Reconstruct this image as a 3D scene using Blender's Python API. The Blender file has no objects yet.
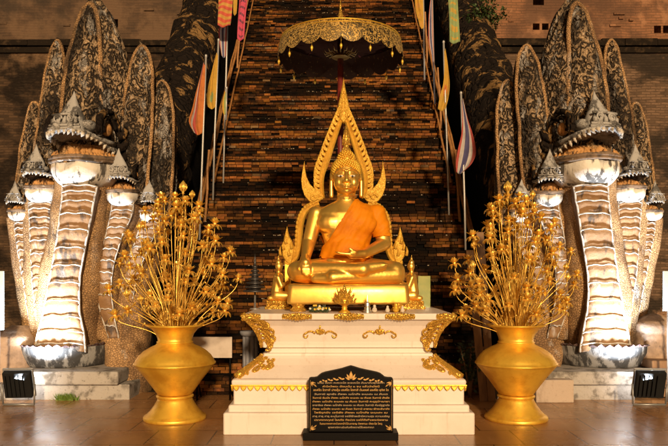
import bpy, bmesh, math, random
from mathutils import Vector, Matrix, noise
R = math.radians
PI = math.pi
rnd = random.Random(7)
scene = bpy.context.scene
col = scene.collection
CAM_Z, F, CX, HY = 1.6, 700.0, 334.0, 275.0

def P(px, py, Y):
    return Vector(((px - CX) * Y / F, Y, CAM_Z - (py - HY) * Y / F))

# ------------------------------------------------------------------ materials
def M(name, base, layers=(), rough=.6, metal=0.0, bumps=(), rough_noise=None, tint=False, spec=None, coat=0.0, sheen=0.0):
    m = bpy.data.materials.new(name); m.use_nodes = True
    nt = m.node_tree; N = nt.nodes; L = nt.links
    b = N['Principled BSDF']
    geo = N.new('ShaderNodeNewGeometry')
    def tex(kind, s, sc=(1, 1, 1), d=6, dist=0.0, off=0.0):
        mp = N.new('ShaderNodeMapping'); mp.inputs['Scale'].default_value = sc
        mp.inputs['Location'].default_value = (off, off * .7, off * 1.3)
        L.new(geo.outputs['Position'], mp.inputs['Vector'])
        if kind == 'noise':
            t = N.new('ShaderNodeTexNoise'); t.inputs['Scale'].default_value = s
            t.inputs['Detail'].default_value = d; t.inputs['Roughness'].default_value = .62
            t.inputs['Distortion'].default_value = dist
            L.new(mp.outputs[0], t.inputs['Vector']); return t.outputs['Fac']
        if kind == 'vor':
            nz = N.new('ShaderNodeTexNoise'); nz.inputs['Scale'].default_value = s * .6
            L.new(mp.outputs[0], nz.inputs['Vector'])
            mx = N.new('ShaderNodeMixRGB'); mx.blend_type = 'ADD'; mx.inputs['Fac'].default_value = dist
            L.new(mp.outputs[0], mx.inputs[1]); L.new(nz.outputs['Color'], mx.inputs[2])
            t = N.new('ShaderNodeTexVoronoi'); t.feature = 'DISTANCE_TO_EDGE'; t.inputs['Scale'].default_value = s
            L.new(mx.outputs[0], t.inputs['Vector']); return t.outputs['Distance']
        if kind == 'scroll':
            nz = N.new('ShaderNodeTexNoise'); nz.inputs['Scale'].default_value = s * .5; nz.inputs['Detail'].default_value = 3
            L.new(mp.outputs[0], nz.inputs['Vector'])
            mx = N.new('ShaderNodeVectorMath'); mx.operation = 'MULTIPLY_ADD'; mx.inputs[1].default_value = (dist, dist, dist)
            L.new(nz.outputs['Color'], mx.inputs[0]); L.new(mp.outputs[0], mx.inputs[2])
            t = N.new('ShaderNodeTexVoronoi'); t.feature = 'F1'; t.inputs['Scale'].default_value = s; t.inputs['Randomness'].default_value = .8
            L.new(mx.outputs[0], t.inputs['Vector'])
            m1 = N.new('ShaderNodeMath'); m1.operation = 'MULTIPLY'; m1.inputs[1].default_value = d; L.new(t.outputs['Distance'], m1.inputs[0])
            m2 = N.new('ShaderNodeMath'); m2.operation = 'SINE'; L.new(m1.outputs[0], m2.inputs[0])
            m3 = N.new('ShaderNodeMath'); m3.operation = 'MULTIPLY_ADD'; m3.inputs[1].default_value = .5; m3.inputs[2].default_value = .5; L.new(m2.outputs[0], m3.inputs[0])
            return m3.outputs[0]
        if kind in ('brick', 'brickrnd'):
            t = N.new('ShaderNodeTexBrick'); t.offset = .5
            t.inputs['Scale'].default_value = 1.0
            t.inputs['Brick Width'].default_value = s; t.inputs['Row Height'].default_value = d
            t.inputs['Mortar Size'].default_value = dist
            t.inputs['Mortar Smooth'].default_value = .3
            t.inputs['Color1'].default_value = (0, 0, 0, 1); t.inputs['Color2'].default_value = (1, 1, 1, 1); t.inputs['Mortar'].default_value = (.5, .5, .5, 1)
            sw = N.new('ShaderNodeSeparateXYZ'); cb = N.new('ShaderNodeCombineXYZ')
            nz = N.new('ShaderNodeTexNoise'); nz.inputs['Scale'].default_value = 1.6; nz.inputs['Detail'].default_value = 4
            L.new(mp.outputs[0], nz.inputs['Vector'])
            wb = N.new('ShaderNodeVectorMath'); wb.operation = 'MULTIPLY_ADD'; wv = .09 if sc[2] else .0
            wb.inputs[1].default_value = (wv, wv, wv); L.new(nz.outputs['Color'], wb.inputs[0]); L.new(mp.outputs[0], wb.inputs[2])
            L.new(wb.outputs[0], sw.inputs[0])
            L.new(sw.outputs['X'], cb.inputs['X'])
            L.new(sw.outputs['Z' if sc[2] else 'Y'], cb.inputs['Y'])
            L.new(cb.outputs[0], t.inputs['Vector']); return t.outputs['Color'] if kind == 'brickrnd' else t.outputs['Fac']
    def ramp(v, lo, hi):
        r = N.new('ShaderNodeMapRange'); r.inputs['From Min'].default_value = lo; r.inputs['From Max'].default_value = hi
        r.interpolation_type = 'SMOOTHSTEP'
        L.new(v, r.inputs['Value']); return r.outputs['Result']
    rgb = N.new('ShaderNodeRGB'); rgb.outputs[0].default_value = (*base, 1)
    cur = rgb.outputs[0]
    for ly in layers:
        v = tex(ly.get('k', 'noise'), ly['s'], ly.get('sc', (1, 1, 1)), ly.get('d', 6), ly.get('dist', 0.0), ly.get('off', 0.0))
        f = ramp(v, ly['lo'], ly['hi'])
        if ly.get('mul'):
            mm = N.new('ShaderNodeMath'); mm.operation = 'MULTIPLY'; mm.inputs[1].default_value = ly['mul']
            L.new(f, mm.inputs[0]); f = mm.outputs[0]
        mx = N.new('ShaderNodeMixRGB'); L.new(f, mx.inputs['Fac']); L.new(cur, mx.inputs[1])
        mx.inputs[2].default_value = (*ly['c'], 1); cur = mx.outputs[0]
    if tint:
        at = N.new('ShaderNodeAttribute'); at.attribute_name = 'tint'
        mx = N.new('ShaderNodeMixRGB'); mx.blend_type = 'MULTIPLY'; mx.inputs['Fac'].default_value = 1
        L.new(cur, mx.inputs[1]); L.new(at.outputs['Color'], mx.inputs[2]); cur = mx.outputs[0]
    L.new(cur, b.inputs['Base Color'])
    b.inputs['Metallic'].default_value = metal
    if rough_noise:
        s, lo, hi = rough_noise
        v = tex('noise', s); r = N.new('ShaderNodeMapRange')
        r.inputs['From Min'].default_value = .3; r.inputs['From Max'].default_value = .7
        r.inputs['To Min'].default_value = lo; r.inputs['To Max'].default_value = hi
        L.new(v, r.inputs['Value']); L.new(r.outputs[0], b.inputs['Roughness'])
    else:
        b.inputs['Roughness'].default_value = rough
    if spec is not None: b.inputs['Specular IOR Level'].default_value = spec
    if coat: b.inputs['Coat Weight'].default_value = coat; b.inputs['Coat Roughness'].default_value = .2
    if sheen: b.inputs['Sheen Weight'].default_value = sheen
    prev = None
    for bp in bumps:
        v = tex(bp.get('k', 'noise'), bp['s'], bp.get('sc', (1, 1, 1)), bp.get('d', 6), bp.get('dist', 0.0), bp.get('off', 0.0))
        if 'lo' in bp: v = ramp(v, bp['lo'], bp['hi'])
        bn = N.new('ShaderNodeBump'); bn.inputs['Strength'].default_value = bp.get('st', .6)
        bn.inputs['Distance'].default_value = bp['h']
        L.new(v, bn.inputs['Height'])
        if prev: L.new(prev, bn.inputs['Normal'])
        prev = bn.outputs[0]
    if prev: L.new(prev, b.inputs['Normal'])
    return m

# ------------------------------------------------------------------ mesh builder
class MB:
    def __init__(s): s.v = []; s.f = []; s.mi = []; s.c = []; s.sm = []; s.cur = 0; s.tint = (1, 1, 1)
    def add(s, vs, fs, smooth=True):
        o = len(s.v); s.v += [Vector(v) for v in vs]
        for f in fs:
            s.f.append([i + o for i in f]); s.mi.append(s.cur); s.c.append(s.tint); s.sm.append(smooth)
    def box(s, a, b):
        (x0, y0, z0), (x1, y1, z1) = a, b
        s.add([(x0,y0,z0),(x1,y0,z0),(x1,y1,z0),(x0,y1,z0),(x0,y0,z1),(x1,y0,z1),(x1,y1,z1),(x0,y1,z1)],
              [(0,3,2,1),(4,5,6,7),(0,1,5,4),(1,2,6,5),(2,3,7,6),(3,0,4,7)], False)
    def loft(s, rings, caps=True, smooth=True, closed=True):
        n = len(rings[0]); vs = [p for r in rings for p in r]; fs = []
        for i in range(len(rings) - 1):
            for j in range(n if closed else n - 1):
                k = (j + 1) % n
                fs.append((i*n+j, i*n+k, (i+1)*n+k, (i+1)*n+j))
        if caps and closed:
            fs.append(tuple(range(n))[::-1]); fs.append(tuple((len(rings)-1)*n + j for j in range(n)))
        s.add(vs, fs, smooth)
    def tube(s, path, rad, n=8, flat=1.0):
        path = [Vector(p) for p in path]
        if not hasattr(rad, '__len__'): rad = [rad] * len(path)
        rings = []; u = None
        for i, p in enumerate(path):
            t = (path[min(i+1, len(path)-1)] - path[max(i-1, 0)]).normalized()
            if u is None:
                a = Vector((0, 0, 1)) if abs(t.z) < .9 else Vector((0, 1, 0))
                u = t.cross(a).normalized()
            else:
                u = (u - t * u.dot(t)).normalized()
            w = t.cross(u)
            rings.append([p + (u * math.cos(2*PI*k/n) + w * math.sin(2*PI*k/n) * flat) * rad[i] for k in range(n)])
        s.loft(rings)
    def lathe(s, prof, n=48, c=(0, 0, 0), wave=None):
        c = Vector(c); rings = []
        for r, z in prof:
            rings.append([c + Vector((r*math.cos(2*PI*k/n), r*math.sin(2*PI*k/n), z)) for k in range(n)])
        s.loft(rings)
    def ell(s, c, r, n=16, m=10, rot=None):
        c = Vector(c); rings = []
        for i in range(m + 1):
            a = -PI/2 + PI * min(max(i, .02), m - .02) / m
            ring = []
            for k in range(n):
                p = Vector((r[0]*math.cos(a)*math.cos(2*PI*k/n), r[1]*math.cos(a)*math.sin(2*PI*k/n), r[2]*math.sin(a)))
                if rot is not None: p = rot @ p
                ring.append(c + p)
            rings.append(ring)
        s.loft(rings)
    def capsule(s, a, b, ra, rb, n=12):
        a, b = Vector(a), Vector(b); d = (b - a); L = d.length; d = d / L
        pts = []; rr = []
        for k in range(5):
            t = PI/2 * (1 - k / 4); pts.append(a - d * ra * math.sin(t)); rr.append(max(ra * math.cos(t), .002))
        for k in range(5):
            t = PI/2 * k / 4; pts.append(b + d * rb * math.sin(t)); rr.append(max(rb * math.cos(t), .002))
        s.tube(pts, rr, n)
    def prism(s, outline, dvec, bev=0.0):
        """closed outline (list of Vectors in a plane) extruded by dvec, with a narrowed front for a soft edge"""
        o = [Vector(p) for p in outline]; dv = Vector(dvec); n = len(o)
        c = sum(o, Vector()) / n
        if bev:
            ins = []
            nrm = dv.normalized()
            for i in range(n):
                e1 = (o[i] - o[i-1]); e2 = (o[(i+1) % n] - o[i])
                n1 = e1.cross(nrm); n2 = e2.cross(nrm)
                q = (n1.normalized() if n1.length > 1e-9 else n1) + (n2.normalized() if n2.length > 1e-9 else n2)
                q = q.normalized() if q.length > 1e-6 else Vector()
                ins.append(q)
            # find inward sign
            area = sum(((o[i]).cross(o[(i+1) % n])).dot(nrm) for i in range(n))
            sg = -1 if area > 0 else 1
            inner = [o[i] + ins[i] * bev * sg for i in range(n)]
            rings = [inner, [p + dv * .25 for p in o], [p + dv * .8 for p in o], [inner[i] + dv for i in range(n)]]
        else:
            rings = [o, [p + dv for p in o]]
        s.loft(rings, smooth=False)
    def xform(s, mat, start=0):
        for i in range(start, len(s.v)): s.v[i] = mat @ s.v[i]
    def build(s, name, mats, parent=None, smooth=None, recalc=True, hook=None, bevel=0):
        me = bpy.data.meshes.new(name)
        off = parent_loc(parent)
        me.from_pydata([v - off for v in s.v], [], s.f)
        if not isinstance(mats, (list, tuple)): mats = [mats]
        for m in mats: me.materials.append(m)
        for i, p in enumerate(me.polygons):
            p.material_index = s.mi[i]; p.use_smooth = s.sm[i] if smooth is None else smooth
        if any(c != (1, 1, 1) for c in s.c):
            at = me.color_attributes.new('tint', 'FLOAT_COLOR', 'CORNER')
            for i, p in enumerate(me.polygons):
                for li in p.loop_indices: at.data[li].color = (*s.c[i], 1)
        if recalc:
            bm = bmesh.new(); bm.from_mesh(me); bmesh.ops.recalc_face_normals(bm, faces=bm.faces[:]); bm.to_mesh(me); bm.free()
        o = bpy.data.objects.new(name, me); col.objects.link(o)
        if parent is not None: o.parent = parent
        if bevel:
            md = o.modifiers.new('bevel', 'BEVEL'); md.width = bevel; md.segments = 2; md.limit_method = 'ANGLE'
        return o

def parent_loc(p):
    l = Vector()
    while p is not None: l += p.location; p = p.parent
    return l

def remesh(mb, name, mat, parent, voxel, it=6, fac=.5, post=None):
    o = mb.build(name, mat, None, smooth=True)
    md = o.modifiers.new('r', 'REMESH'); md.mode = 'VOXEL'; md.voxel_size = voxel; md.use_smooth_shade = True
    ms = o.modifiers.new('s', 'SMOOTH'); ms.factor = fac; ms.iterations = it
    bpy.context.view_layer.update()
    dg = bpy.context.evaluated_depsgraph_get()
    me = bpy.data.meshes.new_from_object(o.evaluated_get(dg))
    for m_ in list(o.modifiers): o.modifiers.remove(m_)
    o.data = me
    me.materials.clear(); me.materials.append(mat)
    for p in me.polygons: p.use_smooth = True; p.material_index = 0
    off = parent_loc(parent)
    if post: post(me)
    me.transform(Matrix.Translation(-off))
    if parent is not None: o.parent = parent
    return o

def tag(o, label=None, cat=None, group=None, kind=None):
    if label: o['label'] = label
    if cat: o['category'] = cat
    if group: o['group'] = group
    if kind: o['kind'] = kind
    return o

def thing(name, loc, label, cat, group=None):
    o = bpy.data.objects.new(name, None); col.objects.link(o); o.location = loc; o.empty_display_size = .1
    return tag(o, label, cat, group)

def dup(root, loc=None):
    c = root.copy(); col.objects.link(c)
    if loc is not None: c.location = loc
    for ch in root.children:
        d = ch.copy(); col.objects.link(d); d.parent = c
        for g in ch.children:
            e = g.copy(); col.objects.link(e); e.parent = d
    return c

def lerp(a, b, t): return a + (b - a) * t
def interp(rows, t):
    """rows of tuples, catmull-rom at t in 0..1"""
    n = len(rows) - 1; x = t * n; i = min(int(x), n - 1); f = x - i
    p0 = rows[max(i-1, 0)]; p1 = rows[i]; p2 = rows[i+1]; p3 = rows[min(i+2, n)]
    return tuple(.5*((2*b) + (c-a)*f + (2*a-5*b+4*c-d)*f*f + (-a+3*b-3*c+d)*f**3) for a, b, c, d in zip(p0, p1, p2, p3))

# ------------------------------------------------------------------ palette
gold = M('gold_gilding', (.92, .57, .12), [dict(s=3, lo=.45, hi=.75, c=(.74, .38, .06)), dict(s=30, lo=.62, hi=.8, c=(.45, .2, .03), mul=.5)],
         metal=.85, rough_noise=(4, .3, .44), bumps=[dict(s=14, h=.004, st=.25)])
gold_matt = M('gold_paint', (.82, .5, .06), [dict(s=5, lo=.4, hi=.7, c=(.64, .33, .03)), dict(s=2.5, off=3, lo=.55, hi=.7, c=(.5, .25, .03), mul=.6), dict(s=40, lo=.6, hi=.8, c=(.4, .17, .02), mul=.5)],
              metal=.55, rough_noise=(6, .33, .5), bumps=[dict(s=50, h=.003, st=.3), dict(s=5, d=2, h=.012, st=.22)])
gold_carved = M('gold_carving', (.86, .52, .09), [dict(k='vor', s=22, lo=.0, hi=.09, c=(.86, .52, .09)), dict(k='vor', s=26, dist=.3, lo=.05, hi=.0, c=(.3, .12, .015), mul=.75)],
                metal=.75, rough=.36, bumps=[dict(k='vor', s=26, dist=.3, lo=0, hi=.2, h=.02, st=.7)])
arch_gold = M('arch_gilding', (.74, .43, .05), [dict(s=8, lo=.45, hi=.7, c=(.62, .33, .035)), dict(k='vor', s=34, dist=.3, lo=.05, hi=.0, c=(.38, .18, .02), mul=.55)], metal=.35, rough=.5, bumps=[dict(k='vor', s=34, dist=.3, lo=0, hi=.2, h=.008, st=.5)])
gold_dark = M('gold_stems', (.9, .6, .13), [dict(s=8, lo=.4, hi=.7, c=(.66, .37, .05)), dict(s=30, lo=.58, hi=.7, c=(.4, .2, .03))], metal=.6, rough=.36)
robe_m = M('robe_orange', (.62, .2, .003), [dict(s=6, lo=.4, hi=.7, c=(.5, .14, .002))], rough=.6, spec=.15, bumps=[dict(s=220, h=.001, st=.3)])
white_paint = M('pedestal_paint', (.68, .59, .52), [dict(s=1.6, lo=.45, hi=.75, c=(.6, .5, .43)), dict(s=9, lo=.6, hi=.8, c=(.6, .48, .38), mul=.5),
                dict(s=3, sc=(6, 6, .6), lo=.55, hi=.75, c=(.42, .3, .21), mul=.45), dict(s=55, lo=.66, hi=.74, c=(.3, .2, .13), mul=.5)], rough=.5, bumps=[dict(s=30, h=.004, st=.2), dict(s=3, h=.01, st=.2)])
granite = M('black_granite', (.004, .003, .0025), [dict(s=90, lo=.55, hi=.75, c=(.012, .008, .007))], rough=.5, spec=.06)
eye_white = M('eye_white', (.75, .7, .6), rough=.3)
eye_black = M('eye_black', (.01, .01, .01), rough=.25)
red_pole = M('red_lacquer', (.16, .018, .012), [dict(s=8, lo=.4, hi=.7, c=(.09, .012, .01))], rough=.5)
dark_cloth = M('umbrella_lining', (.03, .009, .004), [dict(s=12, lo=.55, hi=.75, c=(.06, .022, .008))], rough=.9, spec=.05)
valance_in = M('valance_shaded_inside', (.035, .014, .006), [dict(k='vor', s=14, lo=.0, hi=-.1, c=(.09, .045, .012), mul=.6), dict(s=26, lo=.6, hi=.68, c=(.16, .085, .02), mul=.7)], rough=.9, spec=.05)  # interior shade of the parasol put into the colour, with gold specks
valance_m = M('gilt_openwork', (.62, .38, .1), [dict(k='vor', s=19, dist=.3, lo=.105, hi=.14, c=(.02, .016, .01)), dict(s=2, lo=.4, hi=.65, c=(.3, .19, .05), mul=.4)],
              metal=.35, rough=.45, bumps=[dict(k='vor', s=19, dist=.3, lo=.13, hi=.06, h=.015, st=.8)])
brick_m = M('stair_brick', (.225, .085, .018), [dict(s=14, lo=.4, hi=.7, c=(.14, .055, .016)), dict(s=2.2, lo=.5, hi=.66, c=(.03, .019, .012), mul=.85), dict(s=60, lo=.62, hi=.75, c=(.5, .34, .18), mul=.5)],
            rough=.9, spec=.12, bumps=[dict(s=40, h=.01, st=.6)], tint=True)
soot_shade_m = M('soot_and_shade_masonry', (.006, .0045, .004), [dict(s=7, lo=.55, hi=.75, c=(.018, .012, .008)), dict(s=45, lo=.68, hi=.76, c=(.3, .24, .18), mul=.6)], rough=.95, spec=.08, bumps=[dict(s=12, h=.03, st=.8)])  # soot black that also holds the shade of recesses and the balustrade gap
wall_low = M('old_brick_wall', (.085, .05, .028), [dict(k='brick', s=.24, d=.066, dist=.009, lo=.2, hi=.8, c=(.05, .03, .018), mul=.8),  # mossy stains, plus a base darkened for weaker light on the left
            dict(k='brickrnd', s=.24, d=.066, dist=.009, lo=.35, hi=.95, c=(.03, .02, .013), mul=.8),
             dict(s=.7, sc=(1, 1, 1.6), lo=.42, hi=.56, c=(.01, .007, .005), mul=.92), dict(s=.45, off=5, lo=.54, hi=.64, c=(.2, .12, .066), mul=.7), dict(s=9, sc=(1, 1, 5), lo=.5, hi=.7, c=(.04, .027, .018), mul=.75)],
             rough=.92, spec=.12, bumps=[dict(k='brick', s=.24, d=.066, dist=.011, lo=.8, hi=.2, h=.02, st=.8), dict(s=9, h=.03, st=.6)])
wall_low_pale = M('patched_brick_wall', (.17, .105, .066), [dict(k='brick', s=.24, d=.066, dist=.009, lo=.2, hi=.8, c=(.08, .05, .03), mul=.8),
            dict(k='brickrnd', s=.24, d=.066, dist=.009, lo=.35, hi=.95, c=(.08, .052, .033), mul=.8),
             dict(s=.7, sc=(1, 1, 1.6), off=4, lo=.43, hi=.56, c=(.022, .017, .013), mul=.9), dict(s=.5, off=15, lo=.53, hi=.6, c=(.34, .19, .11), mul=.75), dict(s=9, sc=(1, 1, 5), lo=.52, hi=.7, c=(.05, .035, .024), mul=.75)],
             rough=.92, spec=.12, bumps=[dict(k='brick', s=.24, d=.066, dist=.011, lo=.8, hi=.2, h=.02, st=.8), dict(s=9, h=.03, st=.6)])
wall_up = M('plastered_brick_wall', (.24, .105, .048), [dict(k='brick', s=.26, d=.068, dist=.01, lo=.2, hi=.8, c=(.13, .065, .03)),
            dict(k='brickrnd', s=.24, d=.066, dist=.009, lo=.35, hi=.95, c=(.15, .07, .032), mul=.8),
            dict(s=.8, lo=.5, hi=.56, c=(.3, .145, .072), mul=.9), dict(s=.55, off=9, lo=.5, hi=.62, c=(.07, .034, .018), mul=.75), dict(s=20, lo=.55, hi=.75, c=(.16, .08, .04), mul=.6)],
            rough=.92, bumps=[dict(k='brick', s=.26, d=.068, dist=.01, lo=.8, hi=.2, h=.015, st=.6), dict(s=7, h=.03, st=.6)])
wall_up_dim = M('dimmed_weathered_brick_wall', (.085, .047, .024), [dict(k='brick', s=.26, d=.068, dist=.01, lo=.2, hi=.8, c=(.07, .04, .02)),  # darker copy of the upper wall, dimmer light put into its colour
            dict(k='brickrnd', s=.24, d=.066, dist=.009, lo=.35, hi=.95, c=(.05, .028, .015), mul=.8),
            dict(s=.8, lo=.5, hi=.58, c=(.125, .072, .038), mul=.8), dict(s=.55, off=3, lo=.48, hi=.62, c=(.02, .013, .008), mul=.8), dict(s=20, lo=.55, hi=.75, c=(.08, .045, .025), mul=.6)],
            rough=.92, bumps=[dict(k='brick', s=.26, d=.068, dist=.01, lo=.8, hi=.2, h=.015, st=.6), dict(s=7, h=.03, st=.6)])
ledge_m = M('mossy_ledge', (.014, .01, .007), [dict(s=5, lo=.5, hi=.7, c=(.05, .032, .018))], rough=.95, spec=.08, bumps=[dict(s=12, h=.03, st=.7)])
floor_m = M('polished_tile', (.33, .16, .055), [dict(s=.9, lo=.4, hi=.7, c=(.24, .11, .038)), dict(s=7, sc=(1, .25, 1), lo=.45, hi=.75, c=(.4, .21, .08), mul=.6),
            dict(k='brick', s=.6, d=.6, sc=(1, 1, 0), dist=.008, lo=.2, hi=.7, c=(.05, .024, .012), mul=.85), dict(s=24, lo=.62, hi=.75, c=(.13, .06, .03), mul=.5)],
            rough_noise=(2.2, .18, .32), spec=.5, bumps=[dict(k='brick', s=.6, d=.6, sc=(1, 1, 0), dist=.008, lo=.8, hi=.3, h=.004, st=.4), dict(s=5, h=.006, st=.08)])
earth_m = M('bare_earth', (.07, .048, .03), [dict(s=3, lo=.4, hi=.7, c=(.04, .028, .018))], rough=.95, spec=.08, bumps=[dict(s=8, h=.05, st=.6)])
# naga plaster
hood_m = M('naga_scroll_plaster', (.42, .29, .17), [dict(s=2.2, lo=.42, hi=.68, c=(.26, .18, .11)), dict(k='scroll', s=11, sc=(1, 1, .8), d=11, dist=.3, lo=.44, hi=.2, c=(.014, .010, .008), mul=.94),
           dict(s=1.6, sc=(1.6, 1.6, .5), off=2, lo=.46, hi=.6, c=(.018, .014, .012), mul=.9), dict(s=5, sc=(1.3, 1.3, .5), off=7, lo=.54, hi=.64, c=(.46, .43, .4), mul=.6), dict(s=24, off=5, lo=.58, hi=.7, c=(.04, .028, .02), mul=.7)],
           rough=.85, spec=.2, bumps=[dict(k='scroll', s=11, sc=(1, 1, .8), d=11, dist=.3, h=.06, st=1.0), dict(s=24, h=.015, st=.5), dict(s=60, h=.006, st=.4)])
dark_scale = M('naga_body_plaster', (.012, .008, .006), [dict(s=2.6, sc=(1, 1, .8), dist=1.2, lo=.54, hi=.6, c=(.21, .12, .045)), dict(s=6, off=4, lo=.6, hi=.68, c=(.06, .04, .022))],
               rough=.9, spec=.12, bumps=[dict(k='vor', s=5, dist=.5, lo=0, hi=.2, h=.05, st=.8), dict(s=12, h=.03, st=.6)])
flank_m = M('naga_flank_plaster', (.44, .26, .12), [dict(s=2.2, lo=.42, hi=.65, c=(.22, .125, .06)), dict(k='vor', s=30, sc=(1, 1, 1.2), lo=.09, hi=.0, c=(.09, .055, .03), mul=.5),
            dict(s=1.7, sc=(1.3, 1.3, .5), off=3, lo=.53, hi=.66, c=(.04, .028, .02), mul=.8), dict(s=4, sc=(1.5, 1.5, .4), off=8, lo=.58, hi=.7, c=(.42, .37, .32), mul=.5)], rough=.85, spec=.2, bumps=[dict(k='vor', s=30, sc=(1, 1, 1.2), lo=0, hi=.15, h=.016, st=.8), dict(s=9, h=.03, st=.5)])
scute_m = M('naga_scute_plaster', (.27, .15, .065), [dict(s=3, lo=.4, hi=.7, c=(.19, .1, .042)), dict(s=7, sc=(1, 1, .4), off=2, lo=.55, hi=.68, c=(.4, .36, .31), mul=.6), dict(s=6, sc=(1, 1, .4), lo=.54, hi=.64, c=(.035, .025, .02), mul=.85)],
            rough=.75, bumps=[dict(s=14, h=.02, st=.5)])
ridge_m = M('naga_white_ridge', (.46, .42, .37), [dict(s=9, lo=.5, hi=.62, c=(.14, .1, .07), mul=.85)], rough=.75, bumps=[dict(s=30, h=.01, st=.5)])
chin_m = M('naga_white_plaster', (.68, .63, .56), [dict(s=3.5, lo=.5, hi=.7, c=(.4, .32, .25), mul=.7), dict(s=4, sc=(2.5, 2.5, .5), off=4, lo=.53, hi=.6, c=(.03, .025, .022), mul=.9)], rough=.75, bumps=[dict(s=12, h=.02, st=.5)])
jaw_m = M('naga_grey_plaster', (.34, .32, .3), [dict(s=7, lo=.47, hi=.6, c=(.035, .03, .027), mul=.9), dict(s=14, off=2, lo=.6, hi=.75, c=(.6, .57, .52), mul=.7)],
          rough=.8, bumps=[dict(k='vor', s=16, dist=.4, lo=0, hi=.12, h=.025, st=.7), dict(s=30, h=.01, st=.4)])
mouth_m = M('naga_mouth_plaster', (.5, .25, .08), [dict(s=9, lo=.5, hi=.68, c=(.06, .03, .015))], rough=.8, bumps=[dict(s=14, h=.04, st=.7)])
tooth_m = M('naga_tooth', (.5, .44, .36), [dict(s=12, lo=.48, hi=.62, c=(.13, .1, .07))], rough=.7)
bowl_m = M('lotus_bowl_plaster', (.26, .255, .25), [dict(s=5, sc=(1.6, 1.6, .5), lo=.44, hi=.54, c=(.03, .029, .03), mul=.94), dict(s=20, lo=.6, hi=.72, c=(.14, .13, .12))], rough=.75, bumps=[dict(s=16, h=.02, st=.5)])
slab_m = M('old_stone_slab', (.36, .33, .3), [dict(s=5, lo=.48, hi=.64, c=(.1, .085, .07), mul=.8), dict(s=22, lo=.58, hi=.72, c=(.06, .05, .04), mul=.7)], rough=.9, spec=.12, bumps=[dict(s=20, h=.02, st=.6)])
petal_tip = M('lotus_petal_paint', (.14, .09, .08), [dict(s=16, lo=.4, hi=.55, c=(.03, .01, .01))], rough=.75)
# ------------------------------------------------------------------ ground
SL, Y0, WS = .95, 9.3, 2.2          # stair slope, foot, half width
SX = -.03                             # stair centre
def stz(Y): return SL * (Y - Y0)

mb = MB(); mb.box((-60, -60, -.6), (60, 60, -.02)); g = mb.build('ground', earth_m); tag(g, kind='structure')
mb = MB(); mb.box((-14, -6, -.2), (14, 9.55, 0)); g = mb.build('tiled_floor', floor_m); tag(g, kind='structure')

# ------------------------------------------------------------------ brick staircase
stair = thing('brick_staircase', (SX, Y0, 0), 'steep flight of orange bricks blackened by soot and shade, rising behind the golden Buddha', 'staircase')
RISE, RUN = .25, .25 / SL
nst = 38
mb = MB()
prof = [(Y0 + .1, -.2)]
for i in range(nst):
    y = Y0 + .06 + i * RUN
    prof += [(y, i * RISE), (y, (i + 1) * RISE - .02)]
prof += [(Y0 + nst * RUN + 1.2, nst * RISE), (Y0 + nst * RUN + 1.2, -.2)]
L_ = [Vector((SX - WS - .05, a, b)) for a, b in prof]; R_ = [Vector((SX + WS + .05, a, b)) for a, b in prof]
n = len(prof)
mb.add(L_ + R_, [(i, (i + 1) % n, n + (i + 1) % n, n + i) for i in range(n)], False)
mb.build('core', soot_shade_m, stair)
mb = MB(); mbp = MB()
for i in range(nst):
    for c in range(5):
        z0 = i * RISE + c * .0485; yb = Y0 + i * RUN
        x = SX - WS + (.085 if (c + i) % 2 else 0) - rnd.random() * .05
        while x < SX + WS - .03:
            w = .15 + rnd.uniform(-.02, .02)
            x1 = min(x + w, SX + WS)
            nv = noise.noise(Vector((x * .55, i * .9 + c * .35, 3.1))) + .45 * noise.noise(Vector((x * 2.3, i * 2.1 + c, 9)))
            thr = {0: -.18, 1: .02, 2: .08, 3: -.04, 4: -.6}[c]
            if rnd.random() < .09: nv += rnd.choice((-.6, .6))
            hi = max(0, (i - 14) / 24)          # bricks tinted darker upwards, painting the lamplight's falloff with height
            jy = rnd.uniform(-.012, .018); jz = rnd.uniform(-.004, .004)
            lv = max(0.0, min(1.0, (thr + .34 - .16 * hi - nv) / .62))
            t = (.035 + lv ** 1.35 * 1.0) * rnd.uniform(.72, 1.3)
            if rnd.random() < .05: t *= .2
            mb.tint = (t, t * rnd.uniform(.86, 1.06), t * rnd.uniform(.7, 1.1))
            if rnd.random() < .03: mb.tint = (t * .8, t * 1.2, t * 2.2)
            if lv < .12: jy += rnd.uniform(0, .045)
            mb.box((x + .005, yb + jy, z0 + .004 + jz), (x1 - .005, yb + .2 + jy, z0 + .046 + jz))
            x += w
    # grit on the tread edge
    for k in range(rnd.randint(20, 60)):
        if True:
            x = SX + (noise.noise(Vector((i * 3.3, int(k / 8), 0))) * 2.2 + rnd.gauss(0, .35)) * WS * .8
            if abs(x - SX) > WS: continue
            r = rnd.uniform(.004, .013)
            mbp.ell((x, Y0 + i * RUN + rnd.uniform(.02, .1), (i + 1) * RISE - .005 + r * .4), (r * 1.5, r, r * .8), 6, 4)
mb.build('brick_courses', brick_m, stair)
grit_m = M('lime_grit', (.3, .24, .17), rough=.9, spec=.1)
g = mbp.build('grit', grit_m, stair); g['kind'] = 'stuff'

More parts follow.
